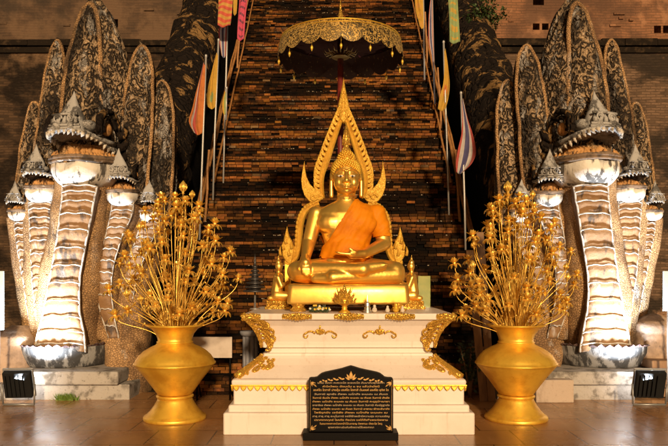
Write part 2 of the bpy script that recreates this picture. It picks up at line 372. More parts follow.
# balustrade walls that carry the naga bodies; their black paints the shaded gap
for s in (-1, 1):
    xa, xb = SX + s * (WS + .36), SX + s * (WS + 1.42)
    b = thing('balustrade_wall', (SX + s * (WS + .9), 11, 0), 'shade-black sloping balustrade under the naga body, %s of the brick stairs' % ('left' if s < 0 else 'right'), 'balustrade', 'sloping balustrades beside the stairs')
    mb = MB()
    rings = []
    for Y in [9.9 + k * .35 for k in range(29)]:
        zt = stz(Y) + .72 + .06 * noise.noise(Vector((Y * 1.3, s, 0)))
        zt = max(zt, .5)
        rings.append([Vector((xa, Y, -.1)), Vector((xa - s * .03, Y, zt * .5)), Vector((xa, Y, zt)), Vector((xb, Y, zt)), Vector((xb, Y, -.1))])
    mb.loft(rings, smooth=False)
    mb.build('masonry', soot_shade_m, b)
    mb = MB(); rings = []
    for Y in [9.9 + k * .35 for k in range(29)]:
        zt = max(stz(Y) + .72, .5)
        rings.append([Vector((xa - s * .05, Y, zt - .1)), Vector((xa - s * .05, Y, zt + .08)), Vector((xa + s * .25, Y, zt + .08)), Vector((xa + s * .25, Y, zt - .1))])
    mb.loft(rings, smooth=False)
    mb.build('coping', soot_shade_m, b)

# ------------------------------------------------------------------ chedi walls
def holed_wall(mb, x0, x1, z0, z1, Y, th, holes):
    xs = sorted({x0, x1, *[h[0] for h in holes], *[h[1] for h in holes]}); zs = sorted({z0, z1, *[h[2] for h in holes], *[h[3] for h in holes]})
    inh = lambda a, b: any(h[0] < a < h[1] and h[2] < b < h[3] for h in holes)
    for i in range(len(xs) - 1):
        for j in range(len(zs) - 1):
            a, b, c, d = xs[i], xs[i+1], zs[j], zs[j+1]
            if inh((a+b)/2, (c+d)/2): continue
            mb.add([(a,Y,c),(b,Y,c),(b,Y,d),(a,Y,d)], [(0,1,2,3)], False)
    for a, b, c, d in holes:
        mb.add([(a,Y,c),(b,Y,c),(b,Y,d),(a,Y,d),(a,Y+th,c),(b,Y+th,c),(b,Y+th,d),(a,Y+th,d)], [(0,4,5,1),(1,5,6,2),(2,6,7,3),(3,7,4,0),(4,7,6,5)], False)
    # sides, top, back
    mb.add([(x0,Y,z0),(x1,Y,z0),(x1,Y,z1),(x0,Y,z1),(x0,Y+th+.05,z0),(x1,Y+th+.05,z0),(x1,Y+th+.05,z1),(x0,Y+th+.05,z1)], [(0,4,7,3),(1,2,6,5),(3,7,6,2),(4,5,6,7)], False)
YW = 17.4
def wp(px, py, Y): p = P(px, py, Y); return p.x, p.z
def hole(px0, py0, px1, py1, Y):
    a = wp(px0, py1, Y); b = wp(px1, py0, Y); return (a[0], b[0], a[1], b[1])
zl = wp(0, 41, YW)[1]
for s in (-1, 1):
    nm = 'left' if s < 0 else 'right'
    xi, xo = SX + s * (WS + .8), s * 15
    w = thing('brick_wall', (s * 8, YW, 0), ('darker old brick wall with black stains behind the left naga' if s < 0 else 'paler old brick wall with patchy stains behind the right naga'), 'wall', 'lower chedi walls')
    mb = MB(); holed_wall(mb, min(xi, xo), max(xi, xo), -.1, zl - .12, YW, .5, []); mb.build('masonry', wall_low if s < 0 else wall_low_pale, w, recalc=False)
    mb = MB()
    a, b = min(xi, xo), max(xi, xo)
    x = a
    while x < b:
        ww = rnd.uniform(.5, 1.1); x1 = min(b, x + ww)
        mb.box((x, YW - .12 + rnd.uniform(-.02, .03), zl - .14), (x1, YW + 1.0, zl + rnd.uniform(-.02, .04))); x = x1
    mb.box((a, YW - .05, zl - .3), (b, YW + .3, zl - .16))
    mb.build('ledge', ledge_m, w)
    Y2 = YW + .9
    u = thing('chedi_wall', (s * 8, Y2, zl), ('dim brown weathered brick wall above the ledge behind the left naga' if s < 0 else 'orange plastered brick wall with small square vents above the ledge at right'), 'wall', 'upper chedi walls')
    if s < 0: hs = [hole(112, 19, 118, 27, Y2), hole(86, 4, 90, 8, Y2)]
    else: hs = [hole(533, -4, 544, 5, Y2), hole(532.8, 23.3, 539.6, 29.8, Y2), hole(542, 23.3, 548.6, 29.8, Y2), hole(550.5, 23.3, 557, 29.8, Y2), hole(654, 25.5, 661, 33, Y2), hole(663, 25.5, 670, 33, Y2)]
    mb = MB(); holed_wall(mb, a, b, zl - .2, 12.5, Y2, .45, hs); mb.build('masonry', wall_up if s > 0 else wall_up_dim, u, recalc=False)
    mb = MB()
    for k in range(60):
        x = rnd.uniform(min(xi, xo), max(xi, xo)) * 1; z = zl + rnd.uniform(.2, 3.2)
        if any(h[0] - .3 < x < h[1] + .3 and h[2] - .2 < z < h[3] + .2 for h in hs): continue
        mb.box((x, Y2 - rnd.uniform(.01, .05), z), (x + rnd.uniform(.1, .3), Y2 + .05, z + .058))
    mb.build('loose_brick_relief', wall_up if s > 0 else wall_up_dim, u)
# wall face above the stairs, far up
w = thing('terrace_wall', (0, 19.9, 8), 'dark brick wall closing the very top of the stairs', 'wall')
mb = MB(); mb.box((-4, 19.9, 8.5), (4, 20.4, 13)); mb.build('masonry', soot_shade_m, w)

# ------------------------------------------------------------------ bamboo poles along the stairs
bamboo = M('bamboo', (.33, .15, .045), [dict(s=9, lo=.45, hi=.7, c=(.2, .085, .025))], rough=.6)
def pole(name, a, b, r, mat, label, cat, group, node=.5):
    a, b = Vector(a), Vector(b); n = max(4, int((b - a).length / node))
    mb = MB(); path = []; rr = []
    for k in range(n + 1):
        q = a.lerp(b, k / n) + Vector((noise.noise(a + Vector((k, 0, 0))), 0, noise.noise(a + Vector((0, k, 0))))) * .02
        for d in (-.004, 0, .004):
            path.append(q + (b - a).normalized() * d * 3); rr.append(r * (1.13 if d == 0 else 1) * (1 - .25 * k / n))
    mb.tube(path, rr, 8)
    o = mb.build(name, mat); o_loc(o, a)
    return tag(o, label, cat, group)
def o_loc(o, a):
    o.data.transform(Matrix.Translation(-Vector(a))); o.location = a
for s in (-1, 1):
    side = 'left' if s < 0 else 'right'
    X = SX + s * WS
    for k, (ya, yb, dx, dz, r, lab) in enumerate([(11.2, 19, .02, .42, .03, 'longest orange bamboo rail running up the %s edge of the stairs'),
                                          (10.9, 16.5, .1, .30, .024, 'orange bamboo rail just below the longest one, %s edge of the stairs'),
                                          (12.4, 18.8, -.1, .3, .022, 'thin inner bamboo rail nearest the bricks, %s edge of the stairs')]):
        pole('bamboo_pole', (X + s * dx, ya, stz(ya) + dz), (X + s * dx - s * .04, yb, stz(yb) + dz), r, bamboo, lab % side, 'bamboo pole', 'bamboo rails beside the stairs')
    for k, (ya, h) in enumerate([(11.9, 1.25), (13.9, 1.35), (15.9, 1.3)]):
        pole('bamboo_post', (X - s * .03, ya, stz(ya) - .05), (X - s * .1, ya + .02, stz(ya) + h), .026, bamboo,
             ['lowest', 'middle', 'topmost'][k] + ' upright bamboo post on the %s edge of the stairs' % side, 'bamboo post', 'bamboo posts beside the stairs')

# ------------------------------------------------------------------ white pedestal
XC, YC = .15, 8.0
ped = thing('pedestal', (XC, YC, 0), 'white stepped plinth with gilded scrolls carrying the golden Buddha', 'pedestal')
def ring(hw, z, hd=None):
    hd = hw - .26 if hd is None else hd
    out = []
    c = .012
    for sx, sy in ((-1, -1), (1, -1), (1, 1), (-1, 1)):
        pts = [(sx * hw, sy * (hd - c)), (sx * (hw - c), sy * hd)]
        if sx * sy > 0: pts = pts
        else: pts = pts[::-1]
        out += pts
    return [Vector((XC + x, YC + y, z)) for x, y in out]
prof = [(1.26, 0), (1.26, .205), (1.25, .22), (1.215, .222), (1.215, .275), (1.205, .29), (1.17, .292), (1.17, .465), (1.185, .48), (1.19, .52), (1.18, .54), (1.14, .55),
        (1.08, .6), (.99, .665), (.92, .725), (.895, .755), (.895, .775), (.86, .778), (.86, .83), (.9, .835), (.9, .86), (.905, .9), (.93, .98), (.975, 1.07), (1.03, 1.135), (1.07, 1.14), (1.075, 1.195), (1.065, 1.205)]
mb = MB(); mb.loft([ring(*p) for p in prof], smooth=False); body = mb.build('plinth_body', white_paint, ped, bevel=.006)
# lotus trim all the way round under the slope
mb = MB()
def petal2d(c, ux, w, h, nrm):
    c, ux, nrm = Vector(c), Vector(ux), Vector(nrm); dz = Vector((0, 0, -1)); o = []
    for t in (0, .25, .5, .75, 1):
        o.append((t, 1 - t**2 * .98 if t < 1 else 0))
    pts = [c - ux * w, c - ux * w * .95 + dz * h * .35, c - ux * w * .55 + dz * h * .75, c + dz * h, c + ux * w * .55 + dz * h * .75, c + ux * w * .95 + dz * h * .35, c + ux * w]
    mb.prism(pts, nrm * .022, bev=.008)
hw, hd = 1.172, .912
nP = 33
for k in range(nP):
    x = XC - hw + (k + .5) * 2 * hw / nP
    petal2d((x, YC - hd, .478), (1, 0, 0), hw / nP * .9, .052, (0, -1, 0))
    petal2d((x, YC + hd, .478), (1, 0, 0), hw / nP * .98, .06, (0, 1, 0))
for s in (-1, 1):
    for k in range(26):
        y = YC - hd + (k + .5) * 2 * hd / 26
        petal2d((XC + s * hw, y, .478), (0, 1, 0), hd / 26 * .98, .06, (s, 0, 0))
mb.build('lotus_trim', gold_matt, ped)
mb = MB()
for s in (-1, 1):
    mb.box((XC - 1.192, YC - .932, .478), (XC + 1.192, YC - .915, .49))
    break
mb.build('gilt_line', gold_matt, ped)

def scroll(mb, path, r0, r1, n=8, flat=1.0):
    m = len(path); mb.tube(path, [r0 + (r1 - r0) * (k / (m - 1)) for k in range(m)], n, flat)
def spiral(c, ux, uz, a0, a1, R0, R1, m=14):
    return [Vector(c) + (Vector(ux) * math.cos(a0 + (a1 - a0) * k / m) + Vector(uz) * math.sin(a0 + (a1 - a0) * k / m)) * (R0 + (R1 - R0) * k / m) for k in range(m + 1)]
def profile_half(z):
    for (h0, z0), (h1, z1) in zip(prof, prof[1:]):
        if z0 <= z <= z1 and z1 > z0: return h0 + (h1 - h0) * (z - z0) / (z1 - z0)
    return 1.0
for s in (-1, 1):
    # upper corner acanthus: hugging the front face near the corner and its edge
    mb = MB()
    def on_face(t, z, out=.015):      # t: distance inwards from the corner edge
        h = profile_half(z); return Vector((XC + s * (h - t), YC - (h - .26) - out, z))
    def on_edge(z, out=.02): h = profile_half(z) + out; return Vector((XC + s * h, YC - (h - .26), z))
    scroll(mb, [on_edge(z, .012) for z in (1.195, 1.13, 1.06, .98, .9, .84)], .034, .016)
    for k, (tz, ln, dz, r) in enumerate([(1.14, .15, -.04, .021), (1.1, .15, -.07, .022), (1.05, .13, -.09, .021), (1.0, .1, -.07, .019), (.95, .08, -.06, .017), (.9, .06, -.04, .014)]):
        path = []
        for q in range(11):
            t = q / 10
            z = tz + .03 * math.sin(t * PI) + dz * t * t
            path.append(on_face(ln * t, max(z, .84), .016))
        e = path[-1]; cc = e + Vector((0, 0, -.028))
        path += [cc + Vector((-s * math.sin(a) * .028, 0, math.cos(a) * .028)) for a in (.5, 1.2, 2, 2.8, 3.6, 4.4)]
        scroll(mb, path, r, .011)
        # leaf lobe on the side edge too
        side = [Vector((XC + s * (profile_half(max(z, .84)) + .014), YC - (profile_half(max(z, .84)) - .26) + ln * .8 * t, max(z, .84))) for t, z in ((0, tz), (.3, tz + .02), (.6, tz + dz * .4), (1, tz + dz))]
        scroll(mb, side, r, .012)
    for z in (.88, .93, .985, 1.04, 1.1): mb.ell(on_edge(z, .014), (.02, .02, .026), 10, 6)
    mb.build('corner_ornament', gold_carved, ped)
    # lower scroll on the sloping shoulder
    mb = MB()
    def on_slope(t, z, out=.014): return on_face(t, z, out)
    scroll(mb, [on_edge(z, .012) for z in (.77, .74, .7, .65, .6, .56)], .02, .045)
    for k, (ta, za, Rr, a0, a1) in enumerate([(.1, .63, .05, 0, 8), (.2, .655, .04, 2, 9), (.05, .7, .04, 1, 8), (.14, .71, .032, 3, 9), (.02, .585, .032, 0, 7)]):
        path = [on_slope(ta + (Rr + (.008 - Rr) * q / 16) * math.cos(a0 + (a1 - a0) * q / 16), min(max(za + .8 * (Rr + (.008 - Rr) * q / 16) * math.sin(a0 + (a1 - a0) * q / 16), .555), .77)) for q in range(17)]
        scroll(mb, path, .02, .009)
    mb.build('corner_ornament', gold_carved, ped)
# two motifs on the upper face and gilt lace on the rim
for px in (320, 380):
    p = P(px, 333, 7.27); yf = lambda z: YC - (profile_half(z) - .26) - .012
    mb = MB(); cx, cz = p.x, .985
    for a in range(8):
        dx, dz = math.cos(a * PI / 4), math.sin(a * PI / 4) * .8
        mb.ell((cx + dx * .032, yf(cz) - .004, cz + .03 + dz * .028), (.02, .012, .018), 8, 6)
    mb.ell((cx, yf(cz) - .012, cz + .03), (.024, .016, .022), 10, 6)
    mb.ell((cx, yf(cz + .07), cz + .072), (.01, .01, .022), 8, 6)
    for s in (-1, 1):
        path = [Vector((cx + s * (.05 + .1 * t), yf(cz) - .004, cz + .005 + .022 * math.sin(PI * t))) for t in [q / 8 for q in range(9)]]
        e = path[-1]; path += [Vector((e.x + s * (.0 + .022 * math.sin(a) - .0), e.y, e.z - .022 + .022 * math.cos(a))) for a in (.6, 1.3, 2, 2.8, 3.6, 4.4, 5)]
        scroll(mb, path, .012, .007)
    mb.build('gilt_motif', gold_carved, ped)
for px, hw_ in ((297, 14), (349, 14), (400, 14), (252, 8), (445, 8)):
    p = P(px, 317, 7.19); mb = MB(); w = hw_ * .0103
    n = int(w / .016)
    for k in range(-n, n + 1):
        h = .02 + .022 * (1 - abs(k) / (n + 1)) + .006 * (k % 2)
        mb.ell((p.x + k * .016, YC - .818, 1.172), (.012, .012, h), 8, 6)
    mb.box((p.x - w, YC - .828, 1.186), (p.x + w, YC - .814, 1.2))
    mb.build('gilt_rim_lace', gold_carved, ped)

# ------------------------------------------------------------------ inscription stone
YP = 6.8
pl = thing('inscription_stone', (P(351, 440, YP).x, YP, 0), 'black granite tablet with gilded Thai inscription standing before the white plinth', 'plaque')
k = YP / F
def q(px, py): return P(px, py, YP)
mb = MB(); a = q(303, 440); b = q(398, 431.5); mb.box((a.x, YP - .05, 0), (b.x, YP + .17, .075)); mb.build('base', granite, pl, bevel=.006)
outl = [(308.5, 432)]
half = [(308.5, 380.5), (309.2, 378.6), (311, 378), (314, 378), (317, 377.4), (319, 375.6), (321.5, 373.8), (325, 372.6), (330, 371.5), (336, 370.3), (342, 368.9), (347, 367.3), (351, 366.2)]
outl += half + [(702 - x, y) for x, y in half[::-1][1:]] + [(393.5, 432)]
mb = MB(); mb.prism([q(x, y) + Vector((0, .0, 0)) for x, y in outl], (0, .1, 0), bev=.006); mb.build('slab', granite, pl)
gilt_flat = M('gilt_lettering', (.42, .23, .055), [dict(s=60, lo=.5, hi=.7, c=(.26, .13, .03))], metal=.3, rough=.45)
gilt_white = M('pale_lettering', (.38, .25, .12), rough=.5)
yf = YP - .004
mb = MB()   # crest ornament
def leaf(c, ang, L, w):
    ca, sa = math.cos(ang), math.sin(ang)
    pts = [(0, 0), (.3, .8), (.6, .7), (1, 0), (.6, -.7), (.3, -.8)]
    mb.prism([Vector((c[0] + (t * L * ca - v * w * sa), yf, c[1] + (t * L * sa + v * w * ca))) for t, v in pts], (0, .012, 0), bev=.002)
cz = q(351, 376).z; cx = q(351, 376).x
leaf((cx, cz - .035), PI / 2, .085, .022)
for s in (-1, 1):
    leaf((cx + s * .012, cz - .035), PI / 2 - s * .5, .065, .014); leaf((cx + s * .012, cz - .04), PI / 2 - s * 1.0, .055, .012)
    for t in range(9):
        x = cx + s * (.06 + t * .028); z = cz - .026 - t * .0034
        leaf((x, z), (PI / 2 - s * 1.1) if t % 2 else (PI / 2 - s * 1.75), .045 - t * .0022, .011)
    # corners
    for zz, sg in ((q(0, 382).z, -1), (q(0, 430).z, 1)):
        x0 = q(311 if s < 0 else 391, 0).x
        for t, an, Ln in ((0, .25, .05), (0, .8, .06), (0, 1.3, .05), (1, .7, .045)):
            leaf((x0 - s * t * .022, zz + sg * t * .02), (PI if s > 0 else 0) + (-s) * sg * an, Ln, .009)
    mb.box((q(310.2 if s < 0 else 391.6, 0).x, yf, q(0, 431).z), (q(310.4 if s < 0 else 391.8, 0).x, yf + .006, q(0, 380).z))
mb.build('gilt_crest', gilt_flat, pl)
lines = [("นะโม ตัสสะ ภะคะวะโต อะระหะโต สัมมาสัมพุทธัสสะ", .73, 1), ("คำไหว้พระ ตั้งนะโม ๓ จบ แล้วว่าดังนี้", .62, 1), ("องค์ใด ใดกาลี ปางอุ้ม องค์ใด ใดกาลี ต้นองค์ องค์ใด อุทิศ ใด", .82, 1.25),
         ("วันทามิ พุทธัง สัพพะ เมโทสัง ขะมะถะ เม ภันเต", .8, 1), ("วันทามิ ธัมมัง สัพพะ เมโทสัง ขะมะถะ เม ภันเต วันทามิ สังฆัง", .84, 1), ("สัพพะ เมโทสัง ขะมะถะ เม ภันเต วันทามิ คะรุอุปัชฌายา", .84, 1),
         ("อาจาริเย สัพพะ เมโทสัง ขะมะถะ เม ภันเต วันทามิ กัมมัฏฐานัง", .84, 1), ("สัพพะ เมโทสัง ขะมะถะ เม ภันเต วันทามิ อาราเม พัทธะสีมายัง", .84, 1), ("โพธิรุกขัง เจติยัง สัพพะ เมโทสัง ขะมะถะ เม", .8, 1),
         ("สาธุ สาธุ สาธุ อะนุโมทามิ ขอให้ข้าพเจ้ามีความสุข ความเจริญ", .84, 1), ("ปราศจากทุกข์ โรคภัย ทั้งปวง ขอให้ถึงซึ่งพระนิพพาน", .8, 1), ("ในอนาคตกาลเบื้องหน้าโน้นเทอญ นิพพานะ ปัจจะโย โหตุ", .68, 1), ("พุทธศาสนิกชนร่วมกันสร้างถวายไว้ในพระศาสนา", .5, 1)]
z = q(0, 383.6).z
import os
for i, (t, wd, sc) in enumerate(lines):
    cu = bpy.data.curves.new('line', 'FONT'); cu.body = t; cu.size = .027 * sc; cu.align_x = 'CENTER'; cu.extrude = .0015; cu.offset = .0003
    o = bpy.data.objects.new('tmp', cu); col.objects.link(o)
    bpy.context.view_layer.update()
    me = bpy.data.meshes.new_from_object(o.evaluated_get(bpy.context.evaluated_depsgraph_get()))
    bpy.data.objects.remove(o)
    xs = [v.co.x for v in me.vertices]
    f = (wd * .89 / max(.01, max(xs) - min(xs))) if xs else 1
    for v in me.vertices:
        x, y, zz = v.co; v.co = Vector((x * f, -zz - .004, y * .84 + z))
    me.materials.clear(); me.materials.append(gilt_flat if i % 3 else gilt_white)
    lo = bpy.data.objects.new('inscription_line', me); col.objects.link(lo); lo.parent = pl; lo.location = (0, 0, 0)
    z -= .0358 * (1.08 if sc > 1 else 1)
# ------------------------------------------------------------------ golden Buddha
YB = 7.95; k = YB / F
BX, BZ = P(346.3, 0, YB).x, 1.5
bud = thing('buddha_statue', (BX, YB, BZ), 'seated golden Buddha with an orange robe over one shoulder, on the white plinth', 'statue')
def B(x, y, z): return Vector((BX + x * .965, YB + y, BZ + z))
mb = MB()
# hips and torso as a closed loft
sec = [(.0, .30, .20, .05), (.1, .37, .24, .05), (.2, .36, .23, .05), (.32, .295, .2, .05), (.45, .255, .18, .05), (.58, .295, .195, .045), (.7, .35, .2, .04), (.8, .36, .18, .045), (.87, .28, .15, .05), (.93, .16, .12, .05), (.96, .1, .1, .04)]
rings = []
for z, rx, ry, cy in sec:
    rr = []
    for a in range(28):
        t = 2 * PI * a / 28; c, s_ = math.cos(t), math.sin(t)
        e = .85
        rr.append(B(rx * math.copysign(abs(c) ** e, c), cy + ry * math.copysign(abs(s_) ** e, s_), z))
    rings.append(rr)
mb.loft(rings)
mb.capsule(B(0, .045, .85), B(0, .02, 1.1), .105, .1)
# pectorals
for s in (-1, 1): mb.ell(B(s * .16, -.06, .68), (.17, .1, .13), 14, 9)
mb.ell(B(0, -.06, .36), (.22, .13, .18), 14, 9)
# thighs / shins (right leg folded above the left)
for s in (-1, 1):
    mb.capsule(B(s * .2, .0, .14), B(s * .55, -.2, .135), .165, .12, 16)
mb.capsule(B(.56, -.22, .1), B(-.16, -.43, .075), .11, .07, 14)
mb.capsule(B(-.56, -.22, .14), B(.18, -.42, .16), .12, .075, 14)
# right foot, sole up, on the left thigh
mb.capsule(B(.16, -.41, .165), B(.40, -.36, .2), .07, .05, 12)
for t in range(5): mb.capsule(B(.38, -.4 + t * .022, .205), B(.455 - t * .004, -.39 + t * .026, .215), .016, .013, 8)
mb.capsule(B(-.16, -.42, .06), B(-.36, -.36, .06), .06, .05, 12)
# right arm (viewer's left) reaching down over the knee
mb.capsule(B(-.355, .04, .79), B(-.44, .045, .47), .094, .078, 14)
mb.ell(B(-.35, .04, .80), (.096, .096, .09), 14, 9)
mb.capsule(B(-.44, .045, .47), B(-.47, -.22, .285), .078, .053, 14)
mb.capsule(B(-.475, -.22, .285), B(-.465, -.34, .235), .056, .055, 12)
for t, (x, ln) in enumerate([(-.505, .12), (-.478, .145), (-.45, .15), (-.424, .13)]):
    mb.capsule(B(x, -.345, .235), B(x + .004, -.385, .165), .0165, .0155, 8); mb.capsule(B(x + .004, -.385, .165), B(x + .006, -.385, .235 - ln), .0155, .012, 8)
mb.capsule(B(-.515, -.30, .245), B(-.545, -.355, .17), .019, .014, 8)
# left arm bent, hand in the lap palm up
mb.capsule(B(.355, .04, .79), B(.45, .05, .46), .096, .082, 14)
mb.ell(B(.35, .04, .80), (.096, .096, .09), 14, 9)
mb.capsule(B(.45, .05, .46), B(.2, -.26, .33), .082, .053, 14)
mb.capsule(B(.2, -.26, .33), B(.05, -.33, .325), .055, .05, 12)
for t in range(4):
    y = -.375 + t * .03
    mb.capsule(B(.04, y, .325), B(-.07, y - .005, .335), .018, .016, 8); mb.capsule(B(-.07, y - .005, .335), B(-.13 + abs(t - 1.5) * .012, y, .35), .016, .012, 8)
mb.capsule(B(.1, -.36, .345), B(.03, -.375, .385), .02, .016, 8)
body = remesh(mb, 'body', gold, bud, .0115, 5)
# robe: offset shell from the body surface
src = body.data; src_off = Vector(bud.location)
bm = bmesh.new(); bm.from_mesh(src)
def robe_in(p, n):
    x, y, z = p
    if z < .24 or z > .95: return False
    line = .93 - 1.45 * (x + .02) if False else None
    # diagonal from right of neck down to the viewer's left waist
    d = (x - .02) * .82 + (z - .93) * -.45    # signed distance right of the diagonal
    edge = -.26 + (.93 - z) * .0
    lx = .06 - (.93 - z) * .62
    if y > .12: lx -= .1
    if x < lx: return False
    # leave the hanging right arm and both forearms/hands bare
    if x < -.3 and z < .6: return False
    if z < .44 and y < -.2: return False
    if z < .27 and y < -.1: return False
    if x > .3 and z < .52 : return False
    return True
bm.verts.ensure_lookup_table()
keep = {v.index: robe_in(v.co, v.normal) for v in bm.verts}
dele = [f for f in bm.faces if not all(keep[v.index] for v in f.verts)]
bmesh.ops.delete(bm, geom=dele, context='FACES')
for v in [v for v in bm.verts if not v.link_faces]: bm.verts.remove(v)
# keep only the largest island
isl = []; seen = set()
for v in bm.verts:
    if v in seen: continue
    st = [v]; comp = []
    seen.add(v)
    while st:
        a = st.pop(); comp.append(a)
        for e in a.link_edges:
            b2 = e.other_vert(a)
            if b2 not in seen: seen.add(b2); st.append(b2)
    isl.append(comp)
isl.sort(key=len)
for comp in isl[:-1]:
    for v in comp: bm.verts.remove(v)
for _ in range(14): bmesh.ops.smooth_vert(bm, verts=bm.verts[:], factor=.5, use_axis_x=True, use_axis_y=True, use_axis_z=True)
bm.normal_update()
nor = {v: v.normal.copy() for v in bm.verts}
for v in bm.verts:
    x, y, z = v.co
    t = (x * .55 + z * .83) * 34 + 2.2 * noise.noise(v.co * 3)       # folds running down across the chest
    t2 = (x - .62 * z) * 30
    lx = .06 - (.93 - z) * .62
    w_ = max(0, min(1, (x - lx) / .25))
    f = .022 + (.0075 * math.sin(t2 * 1.3 + 3 * noise.noise(v.co * 3)) + .003 * math.sin(t2 * 3.1 + 4 * noise.noise(v.co * 5))) * (1 - .35 * w_) + .004 * noise.noise(v.co * 7) + .012 * max(0, 1 - (x - lx) / .035)
    v.co += nor[v] * f
me = bpy.data.meshes.new('robe'); bm.to_mesh(me); bm.free()
me.materials.clear(); me.materials.append(robe_m)
for p in me.polygons: p.use_smooth = True
ro = bpy.data.objects.new('robe', me); col.objects.link(ro); ro.parent = bud
sd_ = ro.modifiers.new('t', 'SOLIDIFY'); sd_.thickness = .014; sd_.offset = -1
# shoulder sash: a folded strip falling over the left shoulder
# head
mb = MB(); H = lambda x, y, z: B(x, y, z + 1.2)
mb.ell(H(0, .03, .05), (.165, .185, .17), 24, 16); mb.ell(H(0, -.02, -.06), (.142, .15, .14), 24, 16); mb.ell(H(0, -.075, -.15), (.07, .065, .05), 14, 9)
for s in (-1, 1):
    mb.ell(H(s * .08, -.09, -.065), (.062, .06, .07), 14, 9)
    br = [H(s * (.014 + .116 * t), -.163 + .06 * t * t, .056 + .03 * math.sin(PI * min(1, .1 + .9 * t)) - .012 * t) for t in [q_ / 6 for q_ in range(7)]]
    for a, b2 in zip(br, br[1:]): mb.capsule(a, b2, .007, .007, 8)
    mb.ell(H(s * .068, -.122, .014), (.045, .033, .026), 12, 8)
    lid = [H(s * (.028 + .082 * t), -.166 + .045 * t * t, .014 + .016 * math.sin(PI * t)) for t in [q_ / 5 for q_ in range(6)]]
    for a, b2 in zip(lid, lid[1:]): mb.capsule(a, b2, .008, .008, 6)
    # ear with long lobe
    mb.ell(H(s * .172, .04, .02), (.022, .045, .075), 10, 8); mb.capsule(H(s * .178, .03, -.03), H(s * .176, .02, -.2), .022, .026, 10)
    mb.ell(H(s * .026, -.175, -.058), (.021, .02, .018), 10, 7)
mb.capsule(H(0, -.148, .06), H(0, -.196, -.05), .017, .026, 10)
lp = [(-.07, -.138, -.09), (-.034, -.168, -.106), (0, -.176, -.104), (.034, -.168, -.106), (.07, -.138, -.09)]
for a, b2 in zip(lp, lp[1:]): mb.capsule(H(*a), H(*b2), .0095, .0095, 8)
lp = [(-.042, -.152, -.124), (0, -.168, -.13), (.042, -.152, -.124)]
for a, b2 in zip(lp, lp[1:]): mb.capsule(H(*a), H(*b2), .0105, .0105, 8)
mb.capsule(H(0, .02, -.1), B(0, .03, .98), .1, .105, 14)
for z in (-.2, -.165): mb.lathe([(.098, -.012), (.111, 0), (.098, .012), (.05, .012), (.05, -.012)], 24, H(0, .02, z))
head = remesh(mb, 'head', gold, bud, .0062, 3)
for s in (-1, 1):
    mb = MB(); mb.ell(H(s * .068, -.139, .004), (.035, .028, .0135), 14, 8); e = mb.build('eye', eye_white, head if False else bud)
    mb = MB(); mb.ell(H(s * .068, -.1625, -.0005), (.0125, .007, .0125), 10, 6); pu = mb.build('pupil', eye_black, None); pu.parent = e
    pu.data.transform(Matrix.Translation(-Vector(bud.location)))
# hair curls, ushnisha, flame
mb = MB()
mb.ell(H(0, .062, .105), (.168, .165, .14), 24, 14)
mb.ell(H(0, .04, .215), (.1, .105, .1), 18, 10)
def hairline(x, y): return .088 + .02 * math.cos(x * 12) + (y + .1) * -.5
nf = 520
for i in range(nf):
    zz = 1 - 2 * (i + .5) / nf; th = i * 2.399963; r_ = math.sqrt(1 - zz * zz)
    n_ = Vector((r_ * math.cos(th), r_ * math.sin(th), zz))
    p = Vector((n_.x * .172, .042 + n_.y * .187, .085 + n_.z * .155))
    if p.z < max(-.1, .118 - .9 * max(0, p.y + .13) + .0): continue
    if p.z > .2: continue
    st_ = len(mb.v); mb.ell(H(*p), (.0155, .0155, .0155), 7, 5)
for i in range(150):
    zz = 1 - 2 * (i + .5) / 150; th = i * 2.399963; r_ = math.sqrt(1 - zz * zz)
    if zz < -.35: continue
    mb.ell(H(r_ * math.cos(th) * .102, .04 + r_ * math.sin(th) * .107, .215 + zz * .102), (.014, .014, .015), 7, 5)
mb.build('hair', gold_matt, bud)
mb = MB(); mb.lathe([(.002, -.02), (.05, 0), (.055, .02), (.045, .045), (.03, .06), (.036, .08), (.042, .11), (.036, .16), (.024, .215), (.012, .28), (.003, .34)], 14, H(0, .04, .3))
for a in range(8):
    t = 2 * PI * a / 8; mb.tube([H(.04 * math.cos(t), .04 + .04 * math.sin(t), .38), H(.038 * math.cos(t + .3), .04 + .038 * math.sin(t + .3), .46), H(.02 * math.cos(t + .6), .04 + .02 * math.sin(t + .6), .56)], [.01, .008, .003], 6)
mb.build('flame_finial', gold_carved, bud)

# ------------------------------------------------------------------ golden throne
YT = 7.45
th = thing('throne_base', (P(348.5, 0, YT).x, 7.95, 1.2), 'low golden seat slab on short legs beneath the Buddha', 'statue base')
XT = th.location.x
mb = MB()
def tr(hw, z, hd):
    out = []; rr = .05
    for cx, cy, a0 in ((hw - rr, hd - rr, 0), (-hw + rr, hd - rr, 90), (-hw + rr, -hd + rr, 180), (hw - rr, -hd + rr, 270)):
        for q_ in range(4):
            a = R(a0 + q_ * 30); out.append(Vector((XT + cx + rr * math.cos(a), 7.95 + cy + rr * math.sin(a), z)))
    return out
mb.loft([tr(.63, 1.285, .47), tr(.655, 1.29, .495), tr(.66, 1.31, .5), tr(.65, 1.42, .49), tr(.645, 1.485, .485), tr(.63, 1.5, .47)])
mb.build('seat_slab', gold, th)
for sx in (-.54, .54):
    for sy in (-.4, .4):
        mb = MB(); c = Vector((XT + sx, 7.95 + sy, 1.2))
        mb.lathe([(.05, 0.002), (.085, .012), (.09, .03), (.07, .045), (.06, .06), (.08, .085), (.1, .09)], 16, c); mb.build('leg', gold_carved, th)

